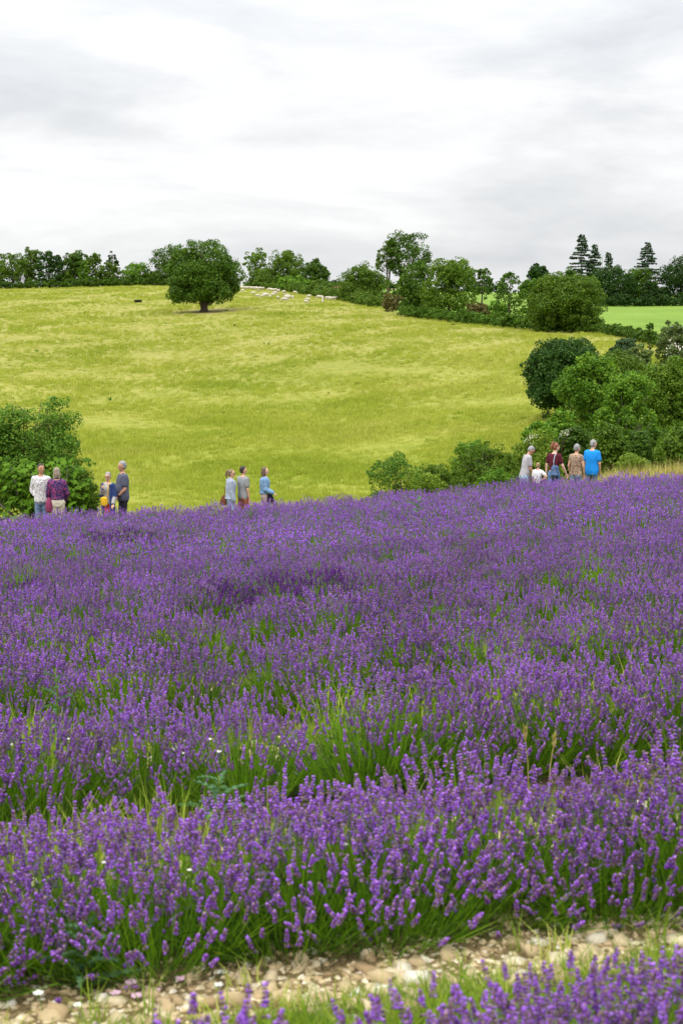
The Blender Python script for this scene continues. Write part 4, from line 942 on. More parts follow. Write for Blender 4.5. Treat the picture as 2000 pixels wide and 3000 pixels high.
E_, W_, SS_, NN_ = -1.57, 1.57, 3.14, 0
for i in range(17): sheep(136 + i * 19.2, 118 + 1.0 * i * .9 + rg.uniform(-3, 5), 'white sheep in the tight crowd by hedge, just right of the lone oak', rg.choice([E_, W_]) + rg.normal(0, .5))
for zx, zy in ((530, 143), (550, 148), (578, 158), (604, 158), (628, 155)): sheep(zx, zy, 'white sheep in the bunch of five near the hedge, middle of flock', rg.choice([E_, W_]) + rg.normal(0, .4))
for zx, zy, lab, yaw, pose in (
 (85, 112, 'sheep half hidden at the right rim of lone oak crown', E_, 0), (153, 165, 'sheep on its own just below left end of the tight crowd', W_, 0),
 (375, 165, 'sheep standing just in front of right end of the tight crowd', SS_, 1), (308, 203, 'sheep side on and alone below the tight crowd', W_, 0),
 (367, 240, 'sheep facing left, lowest and leftmost of the middle sheep', W_ - .3, 0), (436, 246, 'sheep at lower left of the close trio below the crowd', W_, 0),
 (458, 220, 'sheep at the back of the close trio below the crowd', E_, 1), (476, 236, 'sheep at the right of the close trio below the crowd', .4, 0),
 (502, 230, 'sheep just right of the close trio, head down', W_, 0), (543, 250, 'sheep seen end on right of the trio', SS_, 0),
 (588, 226, 'sheep in front in the pair below the bunch of five', W_, 0), (612, 203, 'sheep behind in the pair below the bunch of five', E_, 0),
 (660, 272, 'lone sheep seen end on in the open middle of flock', NN_, 0), (658, 172, 'left sheep of the pair right of the bunch of five', NN_ + .3, 0),
 (676, 166, 'right sheep of the pair right of the bunch of five', NN_, 1), (743, 183, 'round sheep alone near the hedge, right of that pair', E_ + .5, 0),
 (748, 232, 'sheep seen end on above the huddle in the right middle', SS_, 1), (793, 238, 'sheep at the top of the huddle in the right middle', E_, 0),
 (775, 262, 'sheep at the left of the huddle in the right middle', W_, 0), (798, 264, 'sheep at the centre of the huddle in the right middle', E_, 0),
 (825, 258, 'sheep at the right of the huddle in the right middle', .3, 0), (868, 260, 'sheep standing apart right of the huddle', SS_, 0),
 (738, 298, 'left sheep of the pair lowest below the huddle', W_, 0), (768, 298, 'right sheep of the pair lowest below the huddle', E_, 0),
 (903, 192, 'sheep grazing alone beside the hedge, head to the right', E_, 0), (1105, 250, 'sheep side on facing left in the right part of the flock', W_, 0),
 (1080, 298, 'small sheep just above the lowest right one', E_, 0), (1062, 328, 'lowest sheep of the right part, walking downhill to right', E_ - .5, 0),
 (1243, 260, 'greyer sheep at left of the close pair near the hedge', W_, 0), (1280, 262, 'sheep at right of the greyer one near the hedge', E_, 0),
 (1300, 282, 'sheep just in front of the close pair near the hedge', SS_, 0), (1297, 318, 'sheep end on and lowest near the right group', SS_, 0),
 (1360, 272, 'leftmost sheep of the last group on the right', W_, 0), (1388, 274, 'second sheep of the last group on the right', W_, 0),
 (1415, 288, 'sheep in front of the last group on the right', W_, 0), (1440, 286, 'sheep fourth along in the last group on the right', E_, 0),
 (1470, 280, 'rightmost sheep of the whole flock', E_, 1)): sheep(zx, zy, lab, yaw, pose)
# --------PART3--------
# ------------------------------------------------------------------ people on the footpath
M_skin = plain('skin', (.56, .33, .22), rough=.55, noise=.08, scale=12); M_skinT = plain('tanned_skin', (.45, .235, .14), rough=.55, noise=.08, scale=12); M_skinP = plain('fair_skin', (.66, .42, .32), rough=.55, noise=.08, scale=12)
M_eye = plain('eye', (.03, .02, .018), rough=.2); M_lip = plain('lips', (.42, .16, .13), rough=.5); M_black = plain('black_plastic', (.02, .02, .022), rough=.4)
def hair_mat(name, a, b):
    m, n, l, out = mat(name); p = N(n, 'ShaderNodeBsdfPrincipled', i_Roughness=.6); tc = n.new('ShaderNodeTexCoord')
    mp = N(n, 'ShaderNodeMapping'); mp.inputs['Scale'].default_value = (60, 60, 7); l.new(tc.outputs['Object'], mp.inputs[0]); nz = N(n, 'ShaderNodeTexNoise', i_Scale=1, i_Detail=3); l.new(mp.outputs[0], nz.inputs[0])
    l.new(ramp(n, l, nz.outputs[0], [(.36, a), (.64, b)]), p.inputs['Base Color']); bp = N(n, 'ShaderNodeBump', i_Strength=.7, i_Distance=.01); l.new(nz.outputs[0], bp.inputs['Height']); l.new(bp.outputs[0], p.inputs['Normal'])
    l.new(p.outputs[0], out.inputs[0]); return m
H_dark = hair_mat('hair_dark', (.010, .007, .005), (.03, .02, .014)); H_grey = hair_mat('hair_grey', (.13, .13, .13), (.36, .355, .35)); H_salt = hair_mat('hair_salt', (.08, .08, .085), (.36, .36, .36))
H_ash = hair_mat('hair_ash', (.12, .09, .055), (.36, .30, .22)); H_brown = hair_mat('hair_brown', (.035, .02, .012), (.17, .11, .065)); H_blond = hair_mat('hair_blond', (.08, .05, .025), (.30, .21, .11)); H_red = hair_mat('hair_auburn', (.11, .032, .014), (.30, .11, .045)); H_kid = hair_mat('hair_kid', (.14, .09, .04), (.38, .27, .13))
J1 = cloth('jeans', (.06, .10, .19), 'denim', (.20, .27, .38)); J2 = cloth('light_jeans', (.20, .30, .46), 'denim', (.42, .53, .68)); J3 = cloth('mid_jeans', (.055, .12, .28), 'denim', (.17, .29, .50)); J4 = cloth('faded_jeans', (.09, .15, .24), 'denim', (.28, .36, .46))
BASE = [(.80, .150, .100), (.90, .168, .118), (.98, .160, .113), (1.08, .146, .106), (1.2, .158, .114), (1.32, .176, .118), (1.40, .172, .100), (1.45, .115, .075), (1.50, .058, .056)]
def rot(p, piv, ax, a): return Matrix.Rotation(a, 3, ax) @ (Vector(p) - Vector(piv)) + Vector(piv)
CTX = {}
def person(label, px, Y, top, face, hair, hair_style, skin, top_mat, bottom_mat, sleeve='short', lean=0, yaw=0, pitch=0, arms=None, fem=0, belly=0, hem=.86, bottoms='long', fit=.018, group='walkers on the footpath behind the lavender', stride=.10, glasses=False, cardigan=None, hood=False, collar=False, cuff=None, child=False, wide=1.0, waist=False, shoe=None):
    b = at(px, 900, Y); z0 = G(b.x, Y); zt = at(px, top, Y).z - z0
    root = thing('person', label, 'person', (b.x, Y, z0), face, group)
    def up(p): return rot(p, (0, 0, .95), 'X', -lean)
    def hd(p): q = rot(p, (0, .0, 1.53), 'Z', yaw); q = rot(q, (0, .0, 1.53), Matrix.Rotation(yaw, 3, 'Z') @ Vector((1, 0, 0)), -pitch); return up(q)
    def rings(z0_, z1, inf):
        out = []
        for z, rx, ry in BASE:
            if fem: rx = rx * (1.04 if z < .95 else .90 if z < 1.15 else .92); ry = ry * (1.0 if z < 1.15 else 1.04)
            bl = belly * math.exp(-((z - 1.06) / .14) ** 2); out.append((z, rx + bl * .3, ry + bl * .5, bl * .5 + (.012 if fem and 1.2 < z < 1.35 else 0)))
        zs = [q[0] for q in out]; n = 14; R_ = []
        for i in range(n):
            z = z0_ + (z1 - z0_) * i / (n - 1); g = lambda k: float(np.interp(z, zs, [q[k] for q in out])); R_.append((0, g(3) + .0, z, (g(1) + inf) * wide, (g(2) + inf) * wide))
        return R_
    SHX = .178 - .018 * fem
    sh = {s: up((s * SHX * wide, 0, 1.40)) for s in (-1, 1)}
    aL, aR = arms or (((.12, .05, -1), (0, .25, -1)), ((-.12, .05, -1), (0, .25, -1)))
    J = {}
    for s, (u, f) in ((1, aR), (-1, aL)):
        u = Vector(u).normalized(); f = Vector(f).normalized(); u.x *= 1; e_ = sh[s] + u * .285; w_ = e_ + f * .245; J[s] = (sh[s], e_, w_, f)
    body = MB()
    body.loft(rings(.84, 1.50, 0), fn=up)
    body.cap(up((0, 0, 1.42)), .058, hd((0, .012, 1.56)), .052)
    E = Matrix.Rotation(-lean, 3, 'X') @ Matrix.Rotation(yaw, 3, 'Z') @ Matrix.Rotation(-pitch, 3, 'X'); EQ = E.to_quaternion()
    body.ell(hd((0, .018, 1.650)), (.080, .100, .108), EQ); body.ell(hd((0, .042, 1.592)), (.056, .066, .072), EQ)
    body.cap(hd((0, .108, 1.652)), .012, hd((0, .132, 1.618)), .015, k=8)
    for s in (-1, 1): body.ell(hd((s * .078, .005, 1.632)), (.012, .020, .032), EQ, 8, 6)
    lg = {}
    for s in (-1, 1):
        st = stride * (s if stride > 0 else 1) ; hip = Vector((s * .088, 0, .90)); kn = Vector((s * .095, .03 + st * .6, .50)); an = Vector((s * .10, -.02 + st, .09)); lg[s] = (hip, kn, an)
        body.cap(hip, .082, kn, .056); body.cap(kn, .056, kn.lerp(an, .35), .054); body.cap(kn.lerp(an, .35), .054, an, .038); body.cap(an + Vector((0, -.02, -.04)), .036, an + Vector((s * .02, .15, -.055)), .030)
        a, e_, w_, f = J[s]; body.cap(a, .054, e_, .041); body.cap(e_, .042, w_, .028)
        side = f.cross(Vector((0, 1, .3))).normalized(); pal = f.cross(side).normalized()
        body.cap(w_, .026, w_ + f * .075, .036, flat=.5, axis=pal)
        for i, L_ in enumerate((.062, .072, .068, .052)):
            r0 = w_ + f * .085 + side * ((i - 1.5) * .019); m_ = r0 + f * L_ * .55 + pal * .006; body.cap(r0 - f * .02, .0105, m_, .0100, k=8); body.cap(m_, .010, m_ + f * L_ * .4 + pal * .022, .0085, k=8)
        t0 = w_ + f * .03 + side * -.03; body.cap(t0, .012, t0 + f * .04 - side * .022 + pal * .01, .0105, k=8); body.cap(t0 + f * .04 - side * .022 + pal * .01, .0105, t0 + f * .07 - side * .022 + pal * .02, .009, k=8)
    bme = remesh('body', body, .0095, skin, 2, .4); zmax = max(v.co.z for v in bme.vertices) + .012
    sc = zt / zmax; root.scale = (sc * (1.0 if child else .93),) * 2 + (sc,)
    link('body', bme, root)
    # top
    t = MB(); t.loft(rings(hem, 1.46, fit), fn=up)
    t.cap(up((-.10, 0, 1.425)), .062, up((.10, 0, 1.425)), .062, k=14, flat=1.1)
    for s in (-1, 1):
        a, e_, w_, f = J[s]
        t.cap(up((s * .11, 0, 1.40)), .070, a, .066 + fit * .4)
        if sleeve == 'short': t.cap(a, .064 + fit * .5, a.lerp(e_, .62), .060 + fit * .6)
        elif sleeve == 'cap': t.cap(a, .062 + fit * .4, a.lerp(e_, .22), .058 + fit * .5)
        else:
            t.cap(a, .064 + fit * .5, e_, .053 + fit * .6); k_ = .95 if sleeve == 'long' else .42; t.cap(e_, .053 + fit * .6, e_.lerp(w_, k_), .042 + fit * (.9 if sleeve == 'long' else .6))
    if collar: t.cap(up((-.05, -.02, 1.475)), .028, up((.05, -.02, 1.475)), .028); t.cap(up((-.055, 0, 1.475)), .022, up((-.03, .06, 1.44)), .02); t.cap(up((.055, 0, 1.475)), .022, up((.03, .06, 1.44)), .02)
    if hood: t.cap(up((-.09, -.045, 1.47)), .05, up((.09, -.045, 1.47)), .05); t.cap(up((0, -.10, 1.44)), .055, up((0, -.12, 1.34)), .035); t.cap(up((-.08, .02, 1.47)), .034, up((0, .09, 1.42)), .03); t.cap(up((.08, .02, 1.47)), .034, up((0, .09, 1.42)), .03)
    top_ = link('shirt' if not hood else 'hooded_sweater', remesh('shirt', t, .012, top_mat, 2), root)
    if waist:
        q = MB(); q.loft(rings(hem - .035, hem + .012, fit + .010), fn=up); link('waistband', remesh('waistband', q, .011, top_mat, 1), root)
    if cuff:
        for s in (-1, 1):
            a, e_, w_, f = J[s]; c = e_.lerp(w_, .40); q = MB(); q.cap(c, .052, c + f * .035, .050); q.build('cuff', cuff, root, True)
    if cardigan:
        q = MB()
        for s in (-1, 1):
            q.loft([(s * .135, .01, z, .062, .125 * (1.08 if z < .9 else 1)) for z in (.60, .8, 1.0, 1.2, 1.38, 1.44)], fn=up)
            a, e_, w_, f = J[s]; q.cap(a, .078, e_, .068); q.cap(e_, .066, w_, .052)
        q.loft([(0, -.055, z, .18, .09) for z in (.60, .8, 1.0, 1.2, 1.38, 1.46)], fn=up)
        link('cardigan', remesh('cardigan', q, .013, cardigan, 2), root)
    # trousers or shorts
    l_ = MB(); l_.loft(rings(.80, .985, .012))
    for s in (-1, 1):
        hip, kn, an = lg[s]
        l_.cap(hip + Vector((0, -.005, -.02)), .100 + .006 * fem, kn if bottoms == 'long' else hip.lerp(kn, .85), .072 if bottoms == 'long' else .088)
        if bottoms == 'long': l_.cap(kn, .072, an + Vector((0, 0, .02)), .060)
        l_.ell((s * .075, -.055, .87), (.085, .075, .09))
    link('trousers' if bottoms == 'long' else 'shorts', remesh('trousers', l_, .012, bottom_mat, 2), root)
    for s in (-1, 1):
        hip, kn, an = lg[s]; q = MB(); q.cap(an + Vector((0, -.03, -.045)), .042, an + Vector((s * .02, .15, -.058)), .035, flat=1.0); q.box((an.x + s * .01, an.y + .06, .012), (.085, .27, .024)); link('shoe', remesh('shoe', q, .012, shoe or M_black, 1), root)
    # hair
    h = MB(); A = lambda c, r: h.ell(hd(c), r, EQ)
    A((0, -.010, 1.676), (.090, .098, .102)); A((0, -.030, 1.625), (.080, .078, .075))
    if hair_style == 'full': A((0, .02, 1.705), (.074, .075, .062)); A((0, -.02, 1.66), (.09, .095, .1))
    if hair_style == 'bob':
        A((0, -.045, 1.600), (.092, .072, .125)); A((0, -.01, 1.675), (.092, .098, .10))
        for s in (-1, 1): A((s * .074, .002, 1.59), (.026, .052, .105))
        h.cap(hd((-.06, -.06, 1.52)), .035, hd((.06, -.06, 1.52)), .035)
    if hair_style in ('pony', 'highpony'):
        z = 1.70 if hair_style == 'pony' else 1.735
        h.cap(hd((0, -.085, z)), .030, hd((0, -.135, z + .0)), .035); h.cap(hd((0, -.135, z)), .040, hd((0, -.155, z - .11)), .036); h.cap(hd((0, -.155, z - .11)), .036, hd((0, -.14, z - .20)), .016)
    if hair_style == 'crop': h = MB(); h.ell(hd((0, .026, 1.716)), (.066, .066, .046), EQ); h.ell(hd((0, -.012, 1.672)), (.086, .097, .098), EQ); h.ell(hd((0, -.034, 1.62)), (.078, .07, .06), EQ)
    link('hair', remesh('hair', h, .011, hair, 1), root)
    if hair_style in ('pony', 'highpony'):
        z = 1.70 if hair_style == 'pony' else 1.735; MB().cap(hd((0, -.105, z)), .036, hd((0, -.118, z)), .036).build('hair_band', M_black, root, True)
    for s in (-1, 1): MB().ell(hd((s * .031, .104, 1.652)), (.011, .008, .007), EQ, 10, 6).build('eye', M_eye, root, True)
    MB().ell(hd((0, .106, 1.583)), (.024, .010, .007), EQ, 10, 6).build('mouth', M_lip, root, True)
    for s in (-1, 1): MB().cap(hd((s * .018, .112, 1.672)), .005, hd((s * .045, .100, 1.672)), .004, k=6).build('eyebrow', hair, root, True)
    if glasses:
        q = MB()
        for s in (-1, 1):
            q.tube([hd((s * .033 + .024 * math.cos(a), .124, 1.650 + .018 * math.sin(a))) for a in np.linspace(0, 6.283, 13)], .0035, k=5)
            q.tube([hd((s * .058, .120, 1.655)), hd((s * .082, .02, 1.65))], .003, k=5)
        q.tube([hd((-.01, .126, 1.654)), hd((.01, .126, 1.654))], .003, k=5); g_ = q.build('glasses', M_black, root); g_['kind'] = 'stuff'
    root['joints'] = 0; del root['joints']
    return dict(root=root, up=up, hd=hd, J=J, sc=sc, loc=(b.x, Y, z0), face=face)
def carried(P, name, label, cat, parts):
    t = thing(name, label, cat, P['loc'], P['face']); t.scale = P['root'].scale
    for nm, mb, m, vx in parts:
        link(nm, remesh(nm, mb, vx, m, 2) if vx else mb.mesh(nm, m, True), t)
    return t
AWAY, RIGHT, TOWARD, LEFT = 0, -math.pi / 2, math.pi, math.pi / 2
# four chatting at the left
C_sprig = cloth('white_sprig_shirt', (.62, .62, .63), 'sprig', (.10, .11, .12), (.30, .04, .08))
P1 = person('man in white sprigged shirt and jeans, hand in pocket, facing the camera by the fig', 106, 31.0, 1357, TOWARD - .15, H_dark, 'crop', M_skinT, C_sprig, J1, '3q', yaw=.75,
   arms=(((-.18, -.05, -1), (.15, .25, -1)), ((.28, -.08, -1), (-.62, .40, -.72))), hem=.86, fit=.024, collar=True, cuff=cloth('white_cuff', (.62, .62, .63)), stride=.03)
C_flo = cloth('purple_floral', (.02, .02, .08), 'floral', (.07, .035, .13), (.27, .045, .13))
P2 = person('woman seen from behind in purple floral blouse and cream trousers, ash blond bob', 153, 30.7, 1369, AWAY + .1, H_ash, 'bob', M_skin, C_flo, cloth('cream_trousers', (.58, .53, .42)), 'long',
   arms=(((-.25, .15, -1), (.1, .5, -.8)), ((.28, .12, -1), (-.25, .55, -.7))), fem=1, hem=.98, fit=.028, stride=.03, wide=1.08)
mb = MB(); mb.loft([(-.215, -.07, z, rx, ry) for z, rx, ry in ((.66, .05, .07), (.69, .085, .10), (.80, .10, .105), (.92, .085, .08), (1.00, .05, .045), (1.04, .02, .02))])
st = MB(); st.tube([(-.22, -.07, 1.0), (-.20, -.115, 1.2), (-.17, -.085, 1.40), (-.165, 0, 1.475), (-.18, .08, 1.38), (-.22, .06, 1.1), (-.22, -.03, 1.0)], .014, k=6)
M_bag = cloth('maroon_bag', (.20, .035, .085)); carried(P2, 'shoulder_bag', 'soft maroon shoulder bag hanging on the floral blouse woman', 'bag', [('pouch', mb, M_bag, .014), ('strap', st, M_bag, 0)])
C_navy = cloth('navy_denim', (.025, .045, .14)); C_coral = cloth('coral_trousers', (.72, .085, .06))
P3 = person('grey haired woman with glasses, open navy coat and coral trousers', 305, 30.6, 1383, TOWARD - .35, H_grey, 'full', M_skin, cloth('grey_top', (.34, .33, .31)), C_coral, 'long',
   arms=(((-.25, .1, -1), (-.05, .55, -.8)), ((.10, .25, -.9), (-.45, .55, .75))), fem=1, hem=.90, yaw=.25, glasses=True, cardigan=C_navy, stride=.02)
mb = MB(); mb.loft([(.04, .175, z, rx, ry) for z, rx, ry in ((.84, .07, .03), (.88, .11, .05), (.98, .12, .055), (1.06, .10, .045), (1.10, .07, .025))]); mb.box((.04, .195, 1.04), (.20, .06, .07))
st = MB(); st.tube([(-.05, .17, 1.08), (-.075, .155, 1.25), (-.09, .12, 1.42), (-.085, .02, 1.50), (-.03, -.1, 1.49)], .012, k=6)
M_yel = cloth('yellow_leather', (.66, .40, .02)); carried(P3, 'crossbody_bag', 'yellow crossbody bag worn in front by the woman in coral trousers', 'bag', [('pouch', mb, M_yel, .013), ('strap', st, M_yel, 0)])
P4 = person('grey haired man in slate blue tee and black trousers, facing left', 349, 31.0, 1350, LEFT + .35, H_grey, 'full', M_skinT, cloth('slate_tee', (.085, .09, .13)), cloth('black_trousers', (.022, .022, .028)), 'short',
   arms=(((-.15, .0, -1), (.25, .75, -.75)), ((.15, -.10, -1), (-.15, .75, -.62))), belly=.09, yaw=.3, hem=.84, fit=.026, stride=.03, wide=1.06)
a, e_, w_, f = P4['J'][-1]; q = MB(); q.cap(w_ - f * .03, .034, w_ - f * .012, .034); carried(P4, 'wrist_watch', 'dark wrist watch on the man in slate blue tee', 'watch', [('watch_strap', q, M_black, 0)])
# three in the middle
P5 = person('woman in pale blue grey hooded sweater with ponytail and glasses, walking right', 669, 32.2, 1375, RIGHT + .15, H_blond, 'pony', M_skin, cloth('pale_hoodie', (.30, .345, .43)), J2, 'long',
   arms=(((-.1, .05, -1), (0, .3, -1)), ((.08, .02, -1), (0, .28, -1))), fem=1, hem=.93, fit=.048, hood=True, glasses=True, waist=True, lean=.04, yaw=-.25)
mb = MB(); mb.loft([(-.10, -.20, z, rx, ry) for z, rx, ry in ((.70, .04, .09), (.74, .06, .14), (.86, .06, .12), (.96, .04, .06), (1.0, .02, .03))])
st = MB(); st.tube([(-.11, -.19, .98), (-.14, -.16, 1.2), (-.15, -.06, 1.46)], .010, k=6)
M_tan = cloth('brown_leather', (.17, .065, .03)); carried(P5, 'leather_bag', 'brown leather bag behind the woman in pale hooded sweater', 'bag', [('pouch', mb, M_tan, .013), ('strap', st, M_tan, 0)])
P6 = person('young man in grey tee and rust shorts seen from behind, dark hair', 707, 32.4, 1365, RIGHT + .75, H_dark, 'crop', M_skin, cloth('grey_tee', (.25, .26, .27)), cloth('rust_shorts', (.30, .10, .045)), 'short',
   arms=(((-.1, .1, -1), (0, .45, -.9)), ((.14, .0, -1), (0, .22, -1))), hem=.83, fit=.024, bottoms='short', yaw=-.35)
P7 = person('woman with brown bob in short denim jacket and taupe trousers, walking right', 771, 32.6, 1368, RIGHT + .1, H_brown, 'bob', M_skinP, cloth('denim_jacket', (.10, .20, .37), 'denim', (.24, .38, .56)), cloth('taupe_trousers', (.34, .27, .25)), 'long',
   arms=(((-.1, .05, -1), (.1, .8, -.5)), ((.1, .05, -1), (-.05, .9, -.38))), fem=1, hem=1.02, fit=.034, waist=True, wide=1.04, yaw=-.1)
mb = MB(); mb.loft([(.13, .16, z, rx, ry) for z, rx, ry in ((.68, .04, .10), (.72, .06, .15), (.84, .06, .13), (.95, .045, .08), (1.0, .02, .03))])
st = MB(); st.tube([(.14, .12, .98), (.17, .0, 1.12), (.14, -.12, 1.26), (.04, -.12, 1.42), (-.05, -.03, 1.49)], .010, k=6)
M_blk = cloth('black_leather', (.012, .012, .015)); carried(P7, 'crossbody_bag', 'black crossbody bag hanging in front of the denim jacket woman', 'bag', [('pouch', mb, M_blk, .013), ('strap', st, M_blk, 0)])
q = MB(); q.loft([(0, 0, z, .165, .125) for z in (.96, 1.0, 1.035)]); 
link('undershirt', q.mesh('undershirt', cloth('white_hem', (.8, .8, .8)), True), P7['root'])
# five at the right
P8 = person('old man in pale grey polo and jeans, head bowed towards the boy', 1543, 35.0, 1308, RIGHT + .25, H_grey, 'crop', M_skinT, cloth('pale_polo', (.36, .35, .37)), J2, 'short',
   lean=.22, pitch=.55, arms=(((-.05, .25, -1), (.1, .5, -.75)), ((.08, .12, -1), (-.1, .6, -.80))), belly=.07, hem=.86, fit=.024, collar=True, glasses=True, stride=.04, wide=.88)
P9 = person('small boy in white tee and dark shorts, hand on hip', 1584, 34.6, 1355, AWAY - .35, H_kid, 'crop', M_skin, cloth('white_tee', (.62, .62, .64)), cloth('navy_shorts', (.02, .02, .05)), 'short',
   arms=(((-.1, -.05, -1), (.02, .1, -1)), ((.75, -.30, -.62), (-.72, .30, -.62))), hem=.86, fit=.014, bottoms='short', child=True, stride=.03, pitch=.15, wide=.88)
P10 = person('woman with auburn ponytail in maroon top and blue jeans, looking down', 1632, 35.6, 1298, AWAY - .55, H_red, 'highpony', M_skinP, cloth('maroon_top', (.085, .012, .022)), J3, 'short',
   arms=(((-.32, .05, -1), (-.10, .1, -1)), ((.35, .1, -1), (.25, .45, -.85))), fem=1, hem=1.0, fit=.008, lean=.03, yaw=-.55, pitch=.3)
mb = MB(); mb.loft([(.10, -.17, z, rx, ry) for z, rx, ry in ((.80, .09, .05), (.84, .12, .08), (.98, .13, .085), (1.10, .11, .07), (1.16, .06, .04))]); mb.cap((.06, -.25, .90), .05, (.15, -.25, .90), .05)
st = MB(); st.tube([(.06, -.17, 1.14), (.04, -.135, 1.28), (.06, -.10, 1.42), (.08, -.0, 1.475), (.10, .09, 1.36)], .013, k=6)
M_den = cloth('denim_bag', (.02, .045, .12), 'denim', (.12, .19, .32)); M_str = cloth('pale_strap', (.35, .40, .48)); carried(P10, 'backpack', 'small denim backpack on the back of the maroon top woman', 'backpack', [('pack', mb, M_den, .013), ('strap', st, M_str, 0)])
P11 = person('grey haired woman in brown leopard print top seen from behind, next to man in blue', 1697, 36.0, 1301, AWAY - .55, H_salt, 'full', M_skin, cloth('leopard_top', (.42, .30, .21), 'spots', (.10, .065, .045)), J4, 'cap',
   arms=(((-.30, .02, -1), (.05, .35, -.9)), ((.28, .10, -1), (-.05, .35, -.9))), fem=1, hem=.86, fit=.026, wide=.98, yaw=-.4, pitch=.2, belly=.04)
P12 = person('tall man in bright blue tee and dark jeans seen from behind, rightmost of the walkers', 1744, 36.4, 1288, AWAY - .6, H_grey, 'crop', M_skin, cloth('bright_blue_tee', (.012, .24, .70)), J1, 'short',
   arms=(((-.25, .05, -1), (.2, .5, -.8)), ((.20, .02, -1), (-.12, .40, -.9))), belly=.08, hem=.80, fit=.03, wide=.98, yaw=-.35, pitch=.15, lean=.04, stride=.05)

# ------------------------------------------------------------------ small flowers and weeds among the lavender
M_white = plain('white_petal', (.62, .62, .56), noise=.05); M_pink = plain('pink_petal', (.55, .36, .46), noise=.1); M_yellow = plain('yellow_petal', (.75, .55, .03)); M_green = plain('weed_green', (.10, .20, .03), noise=.3)
def flower(px, py, Y, r, m, lab, h=None):
    p = at(px, py, Y); z0 = G(p.x, p.y); hh = p.z - z0
    if hh < .02: hh = .03
    r *= .8; t = thing('wild_flower', lab, 'flower', (p.x, p.y, z0), random.random() * 6, 'small wild flowers')
    MB().tube([(0, 0, 0), (.01, .005, hh * .5), (0, 0, hh)], .0016, k=4).build('stem', M_green, t)
    V = [(0, 0, hh - r * .25)]; n = 15
    for j in range(n): a = 6.283 * j / n; rr = r * (1 + .10 * math.cos(5 * a)); V.append((rr * math.cos(a), rr * math.sin(a) , hh + r * .30 + .1 * r * math.cos(5 * a)))
    o = MB().add(V, [(0, 1 + j, 1 + (j + 1) % n) for j in range(n)]).build('petals', m, t, True); o.rotation_euler = (.0, 0, 0)
    o.location = (0, -hh * math.sin(.6), hh - hh * math.cos(.6)); o.rotation_euler = (.6, 0, 0) if False else (0, 0, 0); o.location = (0, 0, 0)
random.seed(4)
for px, py, Y, r, m, lab in (
 (612, 2168, 6.1, .018, M_white, 'white bindweed flower, upper left one of the pair in the second lavender row'), (640, 2204, 6.0, .018, M_white, 'white bindweed flower, lower right one of the pair in second lavender row'),
 (540, 2208, 6.0, .015, M_white, 'white bindweed flower just left of the pair in the second row'), (30, 2183, 6.0, .018, M_white, 'white flower near the left edge in the second lavender row'),
 (200, 2166, 6.1, .012, M_white, 'tiny white flower in the second row, left part'), (306, 2528, 4.2, .011, M_white, 'small white flower in the front row above the thistle'),
 (585, 2530, 4.2, .013, M_pink, 'pinkish flower in the front row, left of centre'), (555, 2550, 4.1, .009, M_white, 'tiny white flower beside the pinkish one, front row'),
 (1110, 2598, 4.3, .012, M_pink, 'pale pink flower in the front row, right of centre'), (1010, 2475, 4.4, .012, M_white, 'white flower in the front row near photo centre'),
 (1970, 2732, 4.45, .018, M_white, 'white flower on the gravel near the right edge'), (385, 2881, 3.9, .022, M_pink, 'pale pink flower on the gravel under the thistle, upper one'),
 (526, 2871, 3.95, .020, M_pink, 'pink flower on the gravel right of the thistle'), (338, 2912, 3.85, .020, M_pink, 'pink flower on the gravel, lower left of the upper one'),
 (400, 2920, 3.83, .020, M_pink, 'pink flower on the gravel, lower right of the upper one'), (113, 2912, 3.75, .018, M_white, 'white flower on the gravel at the lower left'),
 (228, 2946, 3.72, .016, M_white, 'small white flower lowest on the gravel at left'), (460, 2902, 3.88, .014, M_pink, 'small pink flower between two bigger ones on gravel'),
 (650, 2851, 4.0, .018, M_white, 'white flower on the gravel left of centre'), (640, 2888, 3.9, .018, M_white, 'second white flower on the gravel, below the other'),
 (1112, 1595, 20, .045, M_white, 'white speck of a flower high up in the field right of centre'), (1715, 1433, 33, .05, M_white, 'white flower in front of the man in bright blue'),
 (1240, 2085, 7.6, .014, M_white, 'white flower low in the third row right of centre'), (590, 1710, 13.6, .028, M_pink, 'pale pink flower in the upper left of the field'),
 (1606, 1942, 9.0, .018, M_white, 'white flower in the fourth row on the right'), (640, 2795, 4.1, .012, M_yellow, 'small yellow flower at the edge of the gravel')):
    flower(px, py, Y, r, m, lab)
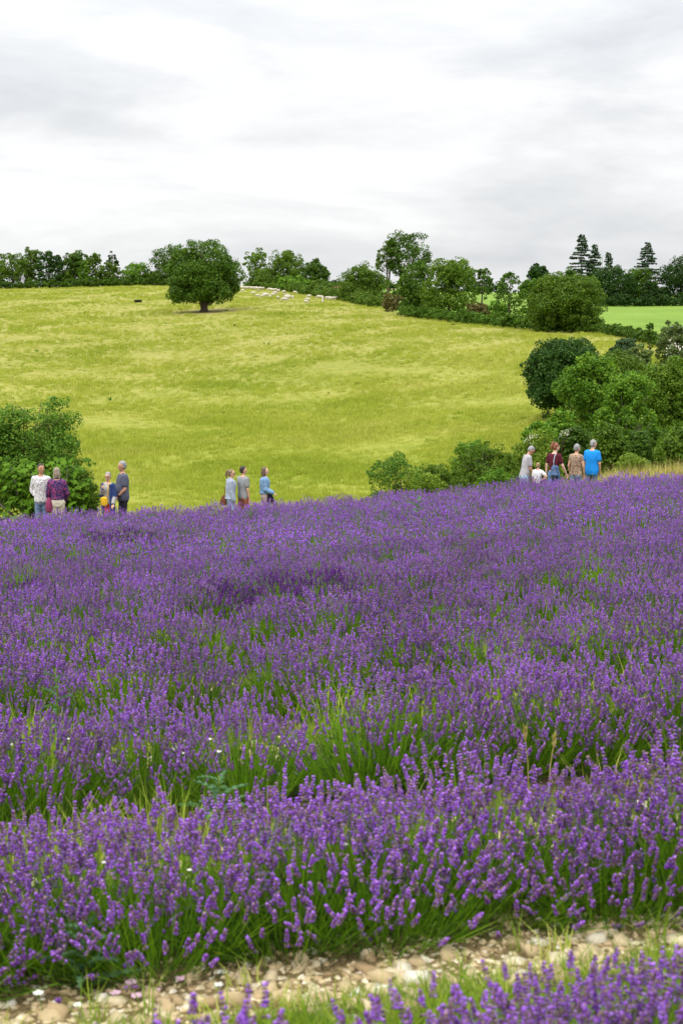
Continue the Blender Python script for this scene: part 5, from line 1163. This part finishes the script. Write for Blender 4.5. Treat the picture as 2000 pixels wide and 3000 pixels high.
def spiny(px, py, Y, h, lab, sc=1.0, seed=1):
    """a thistle: ribbed stem and lobed blue-green leaves"""
    rg = np.random.default_rng(seed); p = at(px, py, Y); z0 = G(p.x, p.y); t = thing('thistle', lab, 'thistle', (p.x, p.y, z0), 0)
    m = FO['thistle'] if 'thistle' in FO else FO.setdefault('thistle', foliage('leaf_thistle', [(.1, (.05, .12, .05)), (.95, (.14, .27, .13))], trans=.25, scale=5))
    mb = MB(); mb.tube([(0, 0, 0), (.01, 0, h * .5), (.0, .01, h)], [.008, .006, .003], k=6); mb.build('stem', FO['lime'], t, True)
    for i in range(13):
        zz = h * (.12 + .82 * i / 12); a = i * 2.4; L = (.17 - .09 * i / 12) * sc; n = 9; V = []; Fs = []
        for j in range(n + 1):
            q = j / n; w = L * (.06 + .17 * (j % 2)) * (1 - q * .8); V += [(q * L, -w, .35 * q * L - .3 * q * q * L), (q * L, 0, .35 * q * L - .3 * q * q * L - .01), (q * L, w, .35 * q * L - .3 * q * q * L)]
        for j in range(n): k = j * 3; Fs += [(k, k + 1, k + 4, k + 3), (k + 1, k + 2, k + 5, k + 4)]
        o = MB().add(V, Fs).build('leaf', m, t); o.location = (0, 0, zz); o.rotation_euler = (rg.normal(0, .3), -.25, a)
spiny(250, 2860, 3.95, .22, 'blue green spiny thistle standing in the gravel at lower left')
spiny(640, 2310, 5.6, .26, 'blue green thistle growing in the alley under the white flowers', 1.2, 2)
spiny(1225, 1545, 24, .7, 'pale green weed sticking out of the far lavender', 2.2, 3)
spiny(165, 2080, 7.2, .5, 'pale leafy weed in the third lavender row at left', .8, 4)
def grass_stalk(px, py, top, Y, lab, bend=.03):
    p = at(px, py, Y); z0 = G(p.x, p.y); h = at(px, top, Y).z - z0; t = thing('grass_stalk', lab, 'grass', (p.x, p.y, z0), 0, 'dry seeding grass stalks')
    MB().tube([(0, 0, 0), (bend * .3, 0, h * .5), (bend, 0, h * .86)], [.003, .0025, .002], k=5).build('stem', M_gr3, t)
    mb = MB(); rg = np.random.default_rng(int(px))
    for i in range(26): zz = h * (.80 + .2 * i / 26); a = rg.random() * 6.28; c = Vector((bend + .004 * math.cos(a), .004 * math.sin(a), zz)); mb.cap(c, .003, c + Vector((.006 * math.cos(a), .006 * math.sin(a), .014)), .0015, k=5)
    mb.build('seed_head', M_gr3, t)['kind'] = 'stuff'
grass_stalk(1548, 2290, 2128, 6.0, 'dry grass stalk with pale seed head, left of the three', -.02)
grass_stalk(1606, 2280, 2152, 6.0, 'short drooping dry grass stalk, middle of the three', .02)
grass_stalk(1745, 2260, 2062, 6.4, 'tallest dry grass stalk, right of the three', .01)
grass_stalk(1880, 1900, 1830, 10, 'thin dry grass stalk leaning in the right middle of the field', -.12)
